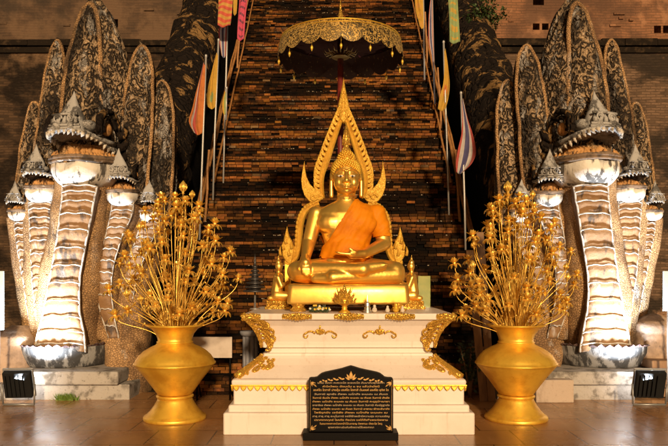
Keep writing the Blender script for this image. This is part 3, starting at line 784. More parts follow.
# ------------------------------------------------------------------ flame arch behind the Buddha
YA = 8.42; 
ar = thing('flame_arch', (P(343.5, 0, YA).x, YA, 1.2), 'tall pointed golden arch with flame edges framing the Buddha', 'arch')
def A(px, py, dy=0): p = P(px, py, YA); return Vector((p.x, YA + dy, p.z))
CXA = 343.5
def mir(pts): return [(2 * CXA - x, y) for x, y in pts]
def smooth_path(pts, n=6):
    out = []
    for i in range((len(pts) - 1) * n + 1): out.append(interp(pts, i / ((len(pts) - 1) * n)))
    return out
for s in (0, 1):
    Mx = (lambda l: l) if s == 0 else mir
    # upper limb
    inner = [(325.2, 199), (323.8, 188), (324.6, 176), (329.2, 163), (334.0, 148), (339.4, 131), (343.5, 119.5)]
    outer = [(320.5, 197), (318.7, 184), (319.4, 171), (323.8, 156.5), (329.4, 141), (335.6, 125.5), (341, 113)]
    li, lo_ = smooth_path(inner), smooth_path(outer)
    mb = MB()
    rings = []
    for (xi, yi), (xo, yo) in zip(li, lo_):
        a, b = Mx([(xi, yi), (xo, yo)])
        rings.append([A(*a, .0), A(*a, -.03), A(lerp(a[0], b[0], .18), lerp(a[1], b[1], .18), -.045), A(lerp(a[0], b[0], .5), lerp(a[1], b[1], .5), -.025), A(lerp(a[0], b[0], .82), lerp(a[1], b[1], .82), -.045), A(*b, -.01), A(*b, .05)])
    mb.loft(rings, smooth=False)
    mb.build('arch_limb', arch_gold, ar)
    mb = MB()
    for i in range(18):        # flame teeth
        t = (i + .6) / 18.5; x, y = interp(outer, t); x2, y2 = interp(outer, min(1, t + .03)); 
        L = (12.5 if 2 < i < 20 else 9) * (1 - .25 * t)
        dx, dy = x2 - x, y2 - y; ln = math.hypot(dx, dy); dx /= ln; dy /= ln
        nx, ny = (dy, -dx)
        if nx > 0: nx, ny = -nx, -ny
        f = lambda a_, n_: (x + dx * a_ + nx * n_, y + dy * a_ + ny * n_)
        pts = [f(-2.0, -1.5), f(1.8, -1.5), f(2.2, .8), f(4.2, 2.6), f(L, 4.6), f(5.2, 5.2), f(1.2, 4.4), f(-1.4, 2.2)]
        mb.prism([A(*p, -.035) for p in Mx(pts)], (0, .07, 0), bev=.006)
    mb.build('flame_teeth', arch_gold, ar)
    # outward curling wing
    mb = MB()
    wing = [(324, 197), (320.5, 201.5), (315, 203.5), (309, 201.5), (304.5, 196), (301.8, 188), (301.2, 180), (302.2, 172), (304.6, 161), (305.2, 169), (306.7, 177), (310, 184), (314.6, 189), (320, 191.5)]
    mb.prism([A(*p, -.04) for p in Mx(wing)], (0, .085, 0), bev=.005)
    for (x, y, r_) in ((313.5, 197.5, 4.2), (319.5, 197, 3.6)):
        c = A(*Mx([(x, y)])[0], -.045)
        sc_ = [c + Vector((math.cos(a) * rr, 0, math.sin(a) * rr)) for a, rr in [(q_ * .5 * (1 if s else -1), r_ * k * (1 - q_ / 16)) for q_ in range(15)]]
        mb.tube(sc_, [.016 - .0006 * q_ for q_ in range(15)], 8)
    mb.build('curled_wing', arch_gold, ar)
    # lower limb
    mb = MB()
    lowp = [(319, 203), (310.5, 206), (304, 213), (300.6, 223), (299.4, 236), (298.6, 248), (295.5, 257), (290, 262.5), (287.5, 262)]
    pts = smooth_path(lowp); rings = []
    for i, (x, y) in enumerate(pts):
        x2, y2 = pts[min(i + 1, len(pts) - 1)]; x1, y1 = pts[max(i - 1, 0)]
        dx, dy = x2 - x1, y2 - y1; ln = math.hypot(dx, dy); nx, ny = -dy / ln, dx / ln
        w_ = 3.3
        a, b = Mx([(x - nx * w_, y - ny * w_), (x + nx * w_, y + ny * w_)])
        rings.append([A(*a, .04), A(*a, -.015), A(lerp(a[0], b[0], .2), lerp(a[1], b[1], .2), -.04), A(lerp(a[0], b[0], .5), lerp(a[1], b[1], .5), -.02), A(lerp(a[0], b[0], .8), lerp(a[1], b[1], .8), -.04), A(*b, -.015), A(*b, .04)])
    mb.loft(rings, smooth=False)
    for i in range(2, len(pts) - 4, 2):
        x, y = pts[i]; mb.ell(A(*Mx([(x - 3.0, y)])[0], -.01), (.022, .03, .03), 8, 6)
    mb.build('lower_limb', arch_gold, ar)
    # naga-flame at the foot
    mb = MB()
    flame = [(291, 265), (286, 262), (282.5, 256), (282, 249), (283.5, 243), (284.2, 238), (287.3, 226), (289.3, 236), (292, 241), (294.3, 247), (294.3, 254), (292.5, 260)]
    mb.prism([A(*p, -.05) for p in Mx(flame)], (0, .08, 0), bev=.012)
    for (x, y, l) in ((284, 250, 9), (292, 249, 9), (286.5, 244, 8), (289.5, 256, 7), (281, 256, 10)):
        a = A(*Mx([(x, y)])[0], -.055); mb.tube([a, a + Vector((.01 * (1 if s else -1), 0, l * k * .5)), a + Vector((0, 0, l * k))], [.02, .016, .003], 6)
    mb.build('foot_flame', arch_gold, ar)
# top finial leaf
mb = MB()
o_ = [(339.2, 119), (338.0, 112), (338.2, 105), (340, 97), (342, 87), (343.5, 77.5), (345, 87), (347, 97), (348.8, 105), (349, 112), (347.8, 119), (343.5, 124)]
mb.prism([A(*p, -.05) for p in o_], (0, .09, 0), bev=.014)
for r_ in range(6):
    for s in (-1, 1): mb.ell(A(343.5 + s * (2.6 - r_ * .3), 116 - r_ * 4.5, -.05), (.016, .014, .03), 8, 5)
mb.build('finial', arch_gold, ar)
# uprights down to the plinth
for s in (-1, 1):
    mb = MB(); a = A(CXA + s * 55.5, 262); mb.box((a.x - .035, YA - .03, 1.2), (a.x + .035, YA + .03, a.z + .02)); mb.box((a.x - .07, YA - .05, 1.2), (a.x + .07, YA + .05, 1.25))
    mb.build('upright', gold_matt, ar)

# ------------------------------------------------------------------ parasol
YU = 8.75; ku = YU / F; UX = P(340.5, 0, YU).x; UR = 63 * ku
ZH = P(0, 57, YU).z
um = thing('ceremonial_parasol', (UX, YU, 1.2), 'round ceremonial parasol with scalloped gilt openwork rim above the Buddha', 'parasol')
U = lambda x, y, z: Vector((UX + x, YU + y, z))
mb = MB(); n = 160
rings = []
HT = 17.5 * ku
for j, (rr, zz) in enumerate([(.925, HT), (.95, HT * .82), (.98, HT * .5), (1.0, .0)]):
    ring_ = []
    for a in range(n):
        t = 2 * PI * a / n; ph = (a / n * 20) % 1
        z = ZH + zz
        if j == 3: z -= .062 * math.sin(PI * ph) ** .8
        ring_.append(U(UR * rr * math.cos(t), UR * rr * math.sin(t), z))
    rings.append(ring_)
inner_ = [[U((p.x - UX) * .985, (p.y - YU) * .985, p.z) for p in r_] for r_ in rings[::-1]]
mb.loft(rings, caps=False); mb.cur = 1; mb.loft([rings[-1]] + inner_, caps=False); mb.build('valance', [valance_m, valance_in], um, recalc=False)
mb = MB()
mb.lathe([(UR * .92, HT - .012), (UR * .93, HT), (UR * .915, HT + .012)] + [(UR * (1 - t) * .915 + .02, HT + .012 + .13 * (1 - (1 - t) ** 2)) for t in (.15, .3, .5, .7, .9, .99)] +
         [(.02, HT + .11), (UR * .5, HT + .06), (UR * .9, HT - .01)], 96, (UX, YU, ZH))
mb.build('roof', dark_cloth, um)
mb = MB()
for z_, r_, k_ in ((HT, .009, .928), (HT * .82, .005, .955)):
    mb.tube([U(UR * k_ * math.cos(2 * PI * a / 96), UR * k_ * math.sin(2 * PI * a / 96), ZH + z_) for a in range(97)], r_, 6)
mb.build('rim_band', gold_matt, um)
for a in range(12):
    t = 2 * PI * (a + .25) / 12; mb = MB(); mb.tube([U(0, 0, ZH + HT + .07), U(UR * .5 * math.cos(t), UR * .5 * math.sin(t), ZH + HT + .035), U(UR * .9 * math.cos(t), UR * .9 * math.sin(t), ZH + HT - .015)], .009, 5)
    mb.build('rib', red_pole, um)
mb = MB(); mb.tube([U(0, 0, 1.2), U(0, 0, ZH + HT + .08)], .038, 16); mb.build('pole', red_pole, um)
mb = MB(); mb.lathe([(.04, -.02), (.1, -.01), (.115, .0), (.06, .03), (.05, .06), (.04, .06)], 24, U(0, 0, ZH - .005))
for a in range(16):
    t = 2 * PI * a / 16
    mb.tube([U(.05 * math.cos(t), .05 * math.sin(t), ZH), U(.13 * math.cos(t), .13 * math.sin(t), ZH + .05), U(.19 * math.cos(t), .19 * math.sin(t), ZH + .03), U(.22 * math.cos(t), .22 * math.sin(t), ZH + .08)], [.01, .009, .008, .003], 5)
mb.build('hub', M('dull_gilt', (.3, .17, .04), metal=.5, rough=.5), um)
mb = MB(); zt = ZH + HT + .13
mb.lathe([(.12, -.02), (.11, .01), (.06, .03), (.05, .06), (.062, .08), (.04, .11), (.03, .15), (.036, .17), (.02, .2), (.012, .26), (.014, .28), (.006, .34), (.003, .46)], 16, U(0, 0, zt))
mb.build('finial', gold_carved, um)
for a in range(14):
    t = 2 * PI * (a + .5) / 14; mb = MB(); c = U(UR * .985 * math.cos(t), UR * .985 * math.sin(t), ZH)
    mb.tube([c + Vector((0, 0, .0)), c + Vector((0, 0, -.09))], .0018, 4)
    mb.lathe([(.003, 0), (.013, -.012), (.018, -.03), (.012, -.05), (.003, -.07)], 8, c + Vector((0, 0, -.08))); mb.build('bell_pendant', gold_matt, um)
# ------------------------------------------------------------------ nagas
CN = 333.0
lip_m = M('naga_lip_plaster', (.2, .13, .08), [dict(s=7, lo=.45, hi=.65, c=(.05, .035, .025)), dict(s=14, off=3, lo=.6, hi=.7, c=(.42, .37, .32))], rough=.8, bumps=[dict(s=20, h=.015, st=.5)])
crown_m = M('naga_crown_plaster', (.34, .325, .31), [dict(s=8, sc=(1, 1, .6), lo=.48, hi=.6, c=(.04, .036, .033), mul=.88), dict(s=20, off=2, lo=.58, hi=.7, c=(.55, .52, .48), mul=.6)], rough=.8, bumps=[dict(s=26, h=.012, st=.5)])
def build_naga(s):
    side = 'left' if s > 0 else 'right'
    def N(px, py, Y):
        if s < 0: px -= 4.5 * max(0, min(1, (335 - py) / 130)) * max(0, min(1, (py + 20) / 140))
        return Vector((s * (px - CN) * Y / F - .014, Y, CAM_Z - (py - HY) * Y / F))
    base = N(68, 345, 9.75); base.z = .37
    nag = thing('naga_statue', base, 'five-headed plaster naga in a lotus bowl, %s' %
                ('before the darker wall' if s > 0 else 'before the orange wall with vents'), 'statue', 'nagas flanking the stairs')
    nz = lambda p, sc, a: p + Vector((noise.noise(p * sc), noise.noise(p * sc + Vector((9, 0, 0))), noise.noise(p * sc + Vector((0, 9, 0))))) * a
    # lotus bowl
    mb = MB(); c = N(68, 0, 9.75); c.z = .37; rb = .645
    mb.lathe([(.3, .0), (.54, .0), (.565, .03), (.60, .1), (.64, .19), (rb, .26), (.655, .29), (.60, .295), (.2, .27)], 64, c)
    lob = []
    mb.build('lotus_bowl', bowl_m, nag)
    mb = MB()
    for a in range(40):
        t = 2 * PI * a / 40; e = Vector((math.cos(t), math.sin(t), 0)); u = Vector((-e.y, e.x, 0)); o = c + e * (rb - .03) + Vector((0, 0, .275))
        ww = 2 * PI * rb / 40 * .55; tip = rnd.uniform(.035, .06)
        mb.prism([o - u * ww, o + u * ww, o + u * ww * .8 + e * .03 + Vector((0, 0, tip * .5)), o + e * .03 + Vector((0, 0, tip)), o - u * ww * .8 + e * .03 + Vector((0, 0, tip * .5))], e * .03, bev=.004)
    mb.build('lotus_petals', petal_tip, nag)
    def flank(rows, name='neck', mat=flank_m, amp=.03, n=30, steps=None, sc=3.2):
        steps = steps or len(rows) * 7
        mb = MB(); rings = []
        for i in range(steps + 1):
            y, xl, xr, Yc, dy = interp(rows, i / steps)
            ring = []
            for a in range(n):
                t = 2 * PI * a / n; ct, st = math.cos(t), math.sin(t)
                ct, st = math.copysign(abs(ct) ** .55, ct), math.copysign(abs(st) ** .55, st)
                Y = Yc + dy * st
                cx = (xl + xr) / 2; hw = (xr - xl) / 2
                p = N(cx + hw * ct, y, Yc); p.y = Y
                ring.append(nz(p, sc, amp))
            rings.append(ring)
        mb.loft(rings); return mb.build(name, mat, nag)
    def panel(edges, n, wave=2.0, rr=.014, bead=.018, name='belly_panel', split=0):
        mb = MB(); mr = MB(); nu = 9
        rings = []; per = 5
        for i in range(n * per + 1):
            v = i / (n * per); y, xl, xr, Yf = interp(edges, v)
            fr = (i % per) / per
            ring = []
            for j in range(nu):
                u = j / (nu - 1); b = 1 - (2 * u - 1) ** 2
                w_ = wave * (math.cos(2 * PI * u * 2) * .35 - b * .5)
                p = N(lerp(xl, xr, u), y + w_, Yf)
                p.y -= .03 * b + .034 * (fr) 
                ring.append(nz(p, 6, .008))
            a = ring[-1] + Vector((0, .14, 0)); b2 = ring[0] + Vector((0, .14, 0))
            rings.append(ring + [a, b2])
        mb.loft(rings, smooth=True)
        po = mb.build(name, scute_m, nag)
        for i in range(1, n + 1):
            v = (i - .02) / n; path = []
            for j in range(17):
                u = j / 16; b = 1 - (2 * u - 1) ** 2
                y, xl, xr, Yf = interp(edges, min(v, 1)); w_ = wave * (math.cos(2 * PI * u * 2) * .35 - b * .5)
                p = N(lerp(xl, xr, u), y + w_, Yf); p.y -= .035 * b + .024; path.append(nz(p, 9, .006))
            mr.tube(path, [rr * rnd.uniform(.8, 1.15) for _ in path], 6)
        for e in (1, 2):
            path = []
            for q_ in range(30):
                r_ = interp(edges, q_ / 29); p = N(r_[e], r_[0], r_[3]); p.y -= .012; path.append(nz(p, 8, .008))
            mr.tube(path, bead, 6)
        ri = mr.build('scute_ridges', ridge_m, None); ri.parent = po
        ri.data.transform(Matrix.Translation(-Vector(nag.location)))
    # main neck
    flank([(356, 42, 101, 9.76, .38), (300, 43, 107, 9.75, .5), (250, 53, 111, 9.7, .53), (210, 60, 114, 9.65, .53), (180, 62, 118, 9.62, .5), (150, 66, 120, 9.6, .4)])
    panel([(352, 35, 86, 9.22), (335, 38, 84, 9.21), (310, 44, 80, 9.2), (280, 50, 80, 9.16), (250, 55.5, 85, 9.12), (220, 60, 91, 9.07), (198, 62.5, 95, 9.03), (186, 63, 97, 9.0)], 12, 1.5, .0105, .016)
    # side necks
    SN = [([(338, 109, 119, 9.5), (300, 98, 112, 9.5), (270, 99, 113, 9.45), (240, 105, 121, 9.42), (215, 111, 132, 9.38), (200, 113, 134, 9.36)], 13),
          ([(340, 124, 133, 9.75), (300, 121, 133, 9.7), (270, 126, 140, 9.68), (245, 134, 150, 9.65), (225, 141, 159, 9.62), (215, 143, 160, 9.6)], 12),
          ([(346, 41, 52, 9.4), (300, 34.5, 51, 9.42), (260, 31.5, 51, 9.4), (220, 30, 52, 9.38), (198, 29, 52, 9.36)], 13),
          ([(344, 33, 41, 9.58), (300, 26.5, 37, 9.56), (260, 20, 33, 9.53), (235, 16, 31, 9.5), (220, 15, 31, 9.48)], 12)]
    for e, n in SN:
        flank([(r_[0], r_[1] - (7 if r_[1] > 95 else 2), r_[2] + (11 if r_[1] > 95 else 9), r_[3] + .33, .33) for r_ in e], amp=.02, n=24, steps=30)
        panel(e, n, 1.5, .0095, .011)
    # mass between and behind the necks
    flank([(362, 62, 150, 10.1, .4), (310, 60, 152, 10.15, .45), (260, 50, 160, 10.15, .5), (220, 40, 166, 10.15, .5), (180, 30, 172, 10.1, .42)], 'shoulder', flank_m, .07, 36)
    flank([(215, 26, 172, 10.2, .3), (170, 30, 172, 10.2, .3), (130, 38, 168, 10.22, .26), (105, 44, 163, 10.24, .22), (80, 52, 152, 10.26, .18), (62, 58, 144, 10.28, .12)], 'crest_web', hood_m, .09, 40, 40)
    flank([(393, 112, 150, 9.8, .55), (360, 110, 152, 9.85, .5), (325, 106, 152, 9.98, .45), (290, 98, 152, 10.1, .4)], 'rough_base', flank_m, .09, 30)
    # hoods
    def hood(rows, name='crest', front=.3, back=.25, amp=.03, n=64, mat=hood_m):
        """rows: y, left, ridge, right px, Y"""
        steps = len(rows) * 15; mb = MB(); rings = []
        for i in range(steps + 1):
            y, xl, xm, xr, Yc = interp(rows, i / steps)
            L_, Mi, R_, = N(xl, y, Yc), N(xm, y, Yc), N(xr, y, Yc)
            wdt = (R_ - L_).length
            fr = min(front, wdt * .45); bk = min(back, wdt * .4)
            ring = []
            q4 = n // 4
            pts = [L_ + Vector((0, .02, 0)), Mi + Vector((0, -fr, 0)), R_ + Vector((0, .06, 0)), Mi + Vector((0, bk, 0))]
            for a in range(4):
                A_, B_ = pts[a], pts[(a + 1) % 4]
                nrm = (B_ - A_).cross(Vector((0, 0, 1))); 
                if nrm.length > 1e-6: nrm.normalize()
                ctr = (L_ + R_) / 2
                if nrm.dot((A_ + B_) / 2 - ctr) < 0: nrm = -nrm
                for q_ in range(q4):
                    t = q_ / q4; rib = 0
                    if a == 1: rib = .03 * math.sin((A_.lerp(B_, t).z * 1.1 + t * wdt * 1.2) * 30) * math.sin(PI * t)
                    if a == 0: rib = .012 * math.sin(A_.z * 40)
                    p = A_.lerp(B_, t) + nrm * (math.sin(PI * t) ** .8 * wdt * .12 + rib)
                    ring.append(p)
            out = []
            for p in ring:
                d, pp = noise.voronoi(p * 7.5)
                h = .0
                ctr = (L_ + R_) / 2; dirv = (p - ctr)
                out.append(nz(p, 2.2, amp) + (dirv.normalized() * h if dirv.length > .01 else Vector()))
            rings.append(out)
        mb.loft(rings); o = mb.build(name, mat, nag)
        return o
    def plate(rows, rim=.03, th=.2, pat=.012):
        """rounded front face of a crest: pattern of scrolls inside a plain rim"""
        steps = len(rows) * 12; mb = MB(); rings = []; L_, R_ = [], []
        for i in range(steps + 1):
            y, xl, xr, Yc = interp(rows, i / steps); a, b = N(xl, y, Yc), N(xr, y, Yc); w_ = (b - a).length
            ring = []
            for j in range(15):
                u = j / 14; p = a.lerp(b, u); p.y -= .3 * w_ * (1 - (2 * u - 1) ** 2) ** .7
                d, q_ = noise.voronoi(Vector((p.x * 11, p.z * 8.5, 0)))
                p.y -= min(.04, max(0, (d[1] - d[0]) * .07)) * min(1, 6 * u * (1 - u))
                ring.append(nz(p, 4, .012))
            ring += [b + Vector((0, th, 0)), a + Vector((0, th, 0))]
            rings.append(ring); L_.append(nz(a + Vector((0, -.012, 0)), 4, .016)); R_.append(nz(b + Vector((0, -.012, 0)), 4, .016))
        mb.loft(rings); o = mb.build('crest_face', hood_m, nag)
        mr = MB(); pth = L_ + R_[::-1]; mr.tube(pth, rim, 7)
        ri = mr.build('rim', flank_m, None); ri.parent = o; ri.data.transform(Matrix.Translation(-Vector(nag.location)))
    plate([(175, 62, 101, 9.42), (140, 62, 101.5, 9.4), (105, 63, 101.5, 9.4), (70, 67, 101, 9.43), (42, 73, 100, 9.46), (24, 78, 98.6, 9.48), (13, 82, 96.8, 9.5), (6, 87.5, 93.5, 9.51), (4, 90, 91, 9.51)], .035)
    plate([(205, 31, 58, 9.58), (160, 34, 62, 9.58), (120, 38.5, 64.5, 9.6), (85, 44, 65, 9.62), (60, 48.5, 64, 9.64), (48, 51.5, 62.3, 9.65), (42, 55, 59.5, 9.65), (40.5, 57, 57.8, 9.65)], .024)
    plate([(225, 12, 35, 9.68), (180, 17, 38, 9.68), (145, 22, 40.5, 9.7), (122, 26, 41, 9.71), (110, 29, 39.5, 9.72), (104, 32, 37, 9.72), (103, 34, 35, 9.72)], .02)
    plate([(205, 113, 145, 9.52), (165, 118, 149, 9.52), (125, 122, 152, 9.55), (92, 126, 153, 9.58), (68, 130.5, 151.6, 9.6), (56, 134, 149, 9.61), (48, 138, 144.8, 9.61), (46, 140.8, 142, 9.61)], .026)
    plate([(225, 141, 168, 9.75), (185, 144.5, 172, 9.75), (145, 148, 173.5, 9.77), (112, 151, 173, 9.8), (94, 154, 170, 9.82), (84, 158, 165.5, 9.82), (81, 161, 162, 9.82)], .024)
    hood([(180, 64, 92, 124, 9.7), (150, 62, 96, 131, 9.66), (110, 63, 98, 131, 9.66), (80, 66, 99, 129, 9.7), (55, 70, 99, 126, 9.74), (32, 75, 98, 119, 9.78), (14, 81, 97, 111, 9.82), (0, 86, 95.5, 101, 9.84), (-20, 90, 95.5, 99, 9.85), (-60, 94, 95.6, 97, 9.86)], front=.34, back=.3)
    hood([(205, 28, 42, 60, 9.75), (170, 30, 44, 62, 9.75), (130, 36, 48, 64, 9.78), (95, 43, 53, 65, 9.8), (65, 49, 56, 64, 9.82), (48, 53, 57, 61, 9.82), (38, 56.4, 57, 58, 9.82)], front=.16, back=.2, amp=.025, n=48)
    hood([(225, 12, 22, 36, 9.85), (190, 14, 24, 38, 9.85), (150, 21, 29, 39, 9.87), (125, 27, 32, 39, 9.88), (110, 31, 33.5, 37, 9.88), (103, 34, 34.5, 35, 9.88)], front=.12, back=.16, amp=.02, n=40)
    hood([(205, 112, 128, 150, 9.72), (170, 117, 132, 153, 9.72), (130, 122, 136, 154, 9.75), (95, 126, 139, 153, 9.78), (70, 131, 141, 150, 9.8), (54, 136, 141, 146, 9.8), (42, 140, 140.6, 141.4, 9.8)], front=.2, back=.2, amp=.03, n=48)
    hood([(225, 140, 152, 172, 9.95), (190, 142, 156, 176, 9.95), (150, 146, 159, 175, 9.97), (115, 150, 160, 172, 10.0), (90, 155, 161, 167, 10.0), (78, 160.4, 161, 162, 10.0)], front=.16, back=.2, amp=.03, n=40)
    # body sweeping up the balustrade
    mb = MB(); path = []; rr = []
    pts = [(-3.35, 9.95, 1.2, .5), (-3.3, 10.4, 1.75, .62), (-3.18, 11.0, 2.35, .64), (-3.1, 12, 3.35, .62), (-3.08, 13.5, 4.78, .6), (-3.06, 15, 6.2, .58), (-3.05, 17, 8.1, .57), (-3.05, 19.3, 10.3, .55)]
    rings = []
    for i in range(80):
        x, Y, z, r_ = interp(pts, i / 79); x2, Y2, z2, _ = interp(pts, min(1, i / 79 + .01)); x1, Y1, z1, _ = interp(pts, max(0, i / 79 - .01))
        t = Vector((s * (x2 - x1), Y2 - Y1, z2 - z1)).normalized(); u = Vector((1, 0, 0)); u = (u - t * u.dot(t)).normalized(); w_ = t.cross(u)
        ring = []
        for a in range(36):
            an = 2 * PI * a / 36; d = u * math.cos(an) * .92 + w_ * math.sin(an)
            p = Vector((s * x - .014, Y, z)) + d * r_
            dd, pp = noise.voronoi(p * 3.0)
            ring.append(p + d * (noise.noise(p * 1.8) * .07 + min(.07, (dd[1] - dd[0]) * .12)))
        rings.append(ring)
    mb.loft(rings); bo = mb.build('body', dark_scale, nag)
    mr = MB(); rp = []; rr2 = []     # dorsal ridge
    for i in range(4, 78):
        x, Y, z, r_ = interp(pts, i / 79); p = Vector((s * x - .014 - s * r_ * .1, Y - r_ * .45, z + r_ * .85))
        rp.append(p); rr2.append(.1 if i % 2 else .055)
    mr.tube(rp, rr2, 7)
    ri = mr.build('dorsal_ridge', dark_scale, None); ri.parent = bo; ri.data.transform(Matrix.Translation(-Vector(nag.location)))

    # heads ---------------------------------------------------------------
    def head(px, py, Y, size, yaw, crown=.42, pitch=0, big=False):
        """local axes: x right, -y forward, z up; unit = head width"""
        c = N(px, py, Y)
        T = Matrix.Translation(c) @ Matrix.Rotation(s * R(yaw) * -1, 4, 'Z') @ Matrix.Rotation(R(pitch), 4, 'X') @ Matrix.Diagonal((size, size, size, 1))
        nseg = 13
        def put(mb, name, mat, par=None):
            mb.xform(T)
            for i, v in enumerate(mb.v): mb.v[i] = nz(v, 9 if not big else 6, (.009 if not big else .015) * (.8 if name == 'crown' else 1))
            o = mb.build(name, mat, None if par else nag)
            if par: o.parent = par; o.data.transform(Matrix.Translation(-Vector(nag.location)))
            return o
        up = MB(); rings = []
        rows = [(.45, .5, -.02, .40), (.2, .53, .04, .40), (-.1, .52, .11, .36), (-.35, .49, .16, .32), (-.55, .43, .19, .31), (-.68, .32, .21, .30), (-.75, .15, .23, .29)]
        def rowat(t): return interp(rows, t)
        for i in range(25):
            y, w_, z0, z1 = rowat(i / 24)
            outer = [Vector((-w_ * math.cos(PI * a / nseg), y, z0 + (z1 - z0) * abs(math.sin(PI * a / nseg)) ** .8)) for a in range(nseg + 1)]
            inner = [Vector((w_ * .86 * math.cos(PI * a / nseg), y + .02, z0 - .01 + (z1 - z0) * .55 * math.sin(PI * a / nseg))) for a in range(nseg + 1)]
            rings.append(outer + inner)
        up.loft(rings)
        # nostril scrolls and brow bumps
        for sx in (-1, 1):
            up.ell((sx * .16, -.62, .36), (.09, .1, .08), 10, 7); up.ell((sx * .3, -.3, .43), (.13, .2, .1), 10, 7)
            up.tube([(sx * .5, .3, .2), (sx * .54, .0, .16), (sx * .5, -.3, .2), (sx * .38, -.58, .24), (sx * .15, -.76, .28)], [.05, .05, .045, .045, .05], 8)
        uj = put(up, 'upper_jaw', jaw_m)
        tb = MB()
        for i in range(1, 25, 2 if big else 3):
            y, w_, z0, z1 = rowat(i / 24)
            for sx in (-1, 1):
                L = rnd.uniform(.05, .1)
                tb.tube([(sx * w_ * .93, y, z0 + .03), (sx * w_ * .93, y - .01, z0 - L * .4), (sx * w_ * .9, y - .03, z0 - L)], [.048, .034, .004], 6)
        for xx in (-.17, -.06, .06, .17): tb.tube([(xx, -.7, .28), (xx, -.72, .22), (xx, -.73, .17)], [.042, .032, .004], 6)
        put(tb, 'teeth', tooth_m, uj)
        cr = MB()
        ch = crown * 1.2
        rg = []
        for zz, ww, dd in ((-.02, .54, .3), (.12, .56, .3), (.14, .5, .27), (.4, .47, .24), (.6, .35, .18), (.8, .22, .12), (.95, .12, .07), (1.1, .05, .03), (1.2, .01, .01)):
            rr_ = []
            for q_ in range(24):
                an = 2 * PI * q_ / 24; c_, s_ = math.cos(an), math.sin(an)
                rr_.append(Vector((crown * ww * math.copysign(abs(c_) ** .7, c_), -.46 + .07 * zz + dd * .62 * math.copysign(abs(s_) ** .7, s_), .27 + ch * zz)))
            rg.append(rr_)
        cr.loft(rg)
        for q_ in range(5): cr.tube([(crown * (.42 - .21 * q_) , -.63, .3 + ch * .15), (crown * (.44 - .22 * q_), -.64, .3 + ch * .24), (crown * (.42 - .21 * q_) * .9, -.6, .3 + ch * (.36 + .05 * (2 - abs(q_ - 2))))], [.05, .04, .008], 6)
        for kz, hw_ in ((.02, .6), (.1, .57), (.4, .47)): cr.tube([(-crown * hw_, -.63, .3 + ch * kz), (0, -.66, .3 + ch * kz), (crown * hw_, -.63, .3 + ch * kz)], .028, 6)
        for sx in (-1, 1): cr.tube([Vector((sx * crown * .24 + math.cos(a) * crown * .16 * (1 - a / 14), -.65, .3 + ch * .27 + math.sin(a) * crown * .15 * (1 - a / 14))) for a in [q_ * .6 for q_ in range(16)]], .022, 5)
        put(cr, 'crown', crown_m)
        lo = MB(); rings = []
        lrows = [(.45, .55, -.06, -.7), (.2, .57, -.13, -.76), (-.1, .55, -.18, -.78), (-.32, .49, -.21, -.75), (-.47, .39, -.22, -.68), (-.56, .22, -.22, -.58)]
        for i in range(21):
            y, w_, z0, z1 = interp(lrows, i / 20)
            outer = [Vector((w_ * math.cos(PI * a / nseg), y, z0 + (z1 - z0) * abs(math.sin(PI * a / nseg)) ** .5)) for a in range(nseg + 1)]
            inner = [Vector((-w_ * .84 * math.cos(PI * a / nseg), y + .02, z0 + (z1 - z0) * .3 * math.sin(PI * a / nseg))) for a in range(nseg + 1)]
            rings.append(outer + inner)
        lo.loft(rings)
        lj = put(lo, 'lower_jaw', chin_m)
        lb = MB()
        def ed(t, kx=1.0, dz=0): y, w_, z0, z1 = interp(lrows, t); return w_ * kx, y, z0 + dz
        path = [Vector((-ed(t)[0], ed(t)[1], ed(t)[2])) for t in [q_ / 12 for q_ in range(13)]] + [Vector((0, -.59, -.22))] + [Vector(ed(1 - t)) for t in [q_ / 12 for q_ in range(13)]]
        lb.tube(path, .055, 8); lb.tube([p + Vector((p.x * .03, -.015, -.06)) for p in path], .03, 8)
        put(lb, 'lip_band', lip_m, lj)
        lt = MB()
        for i in range(1, 13, 1 if big else 2):
            x, y, z = ed(i / 12, .9)
            for sx in (-1, 1): lt.tube([(sx * x, y, z), (sx * x, y, z + .06), (sx * x * .97, y, z + .13)], [.05, .038, .006], 6)
        lt.tube([(0, -.53, -.22), (0, -.54, -.14), (0, -.54, -.09)], [.05, .04, .005], 6)
        put(lt, 'teeth', mouth_m, lj)
        mo = MB(); mo.ell((0, .16, -.04), (.44, .32, .2), 16, 10)
        for q_ in range(7): mo.tube([(-.33 + q_ * .11, -.22 + .25 * abs(q_ - 3) / 3, -.2), (-.33 + q_ * .11, -.24 + .25 * abs(q_ - 3) / 3, -.06), (-.32 + q_ * .107, -.2 + .25 * abs(q_ - 3) / 3, .06)], [.075, .06, .008], 6)
        mo.tube([(0, .15, -.14), (0, -.15, -.22), (0, -.35, -.16), (.02, -.46, -.04)], [.2, .19, .15, .05], 10, 1)
        put(mo, 'tongue', mouth_m)
        for sx in (-1, 1):
            ey = MB(); ey.ell((sx * .5, -.02, .42), (.1, .14, .13), 12, 8); put(ey, 'eye', mouth_m)
        for sx in (-1, 1):
            br = MB(); a0 = Vector((sx * .52, -.02, .42))
            for rr_, th_ in ((.22, .06), (.34, .075)):
                br.tube([a0 + Vector((sx * .04, -math.cos(a) * rr_, math.sin(a) * rr_)) for a in [-.5 + q_ * .3 for q_ in range(13)]], [th_ * (1 - .03 * q_) for q_ in range(13)], 7)
            for q_ in range(4):
                o = Vector((sx * .54, .3 + .02 * q_, .35 - .22 * q_)); br.tube([o, o + Vector((sx * .1, .05, .02)), o + Vector((sx * .14, .1, .14)), o + Vector((sx * .1, .12, .24))], [.1, .09, .06, .01], 7)
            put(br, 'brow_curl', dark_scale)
    head(84 if s > 0 else 85, 152, 9.25, .67, 15 if s > 0 else 19, .58, -3 if s > 0 else -7, True)
    head(42, 182, 9.35, .36, 8 if s > 0 else 14, .74)
    head(19.5, 207, 9.48, .245, 10, .78)
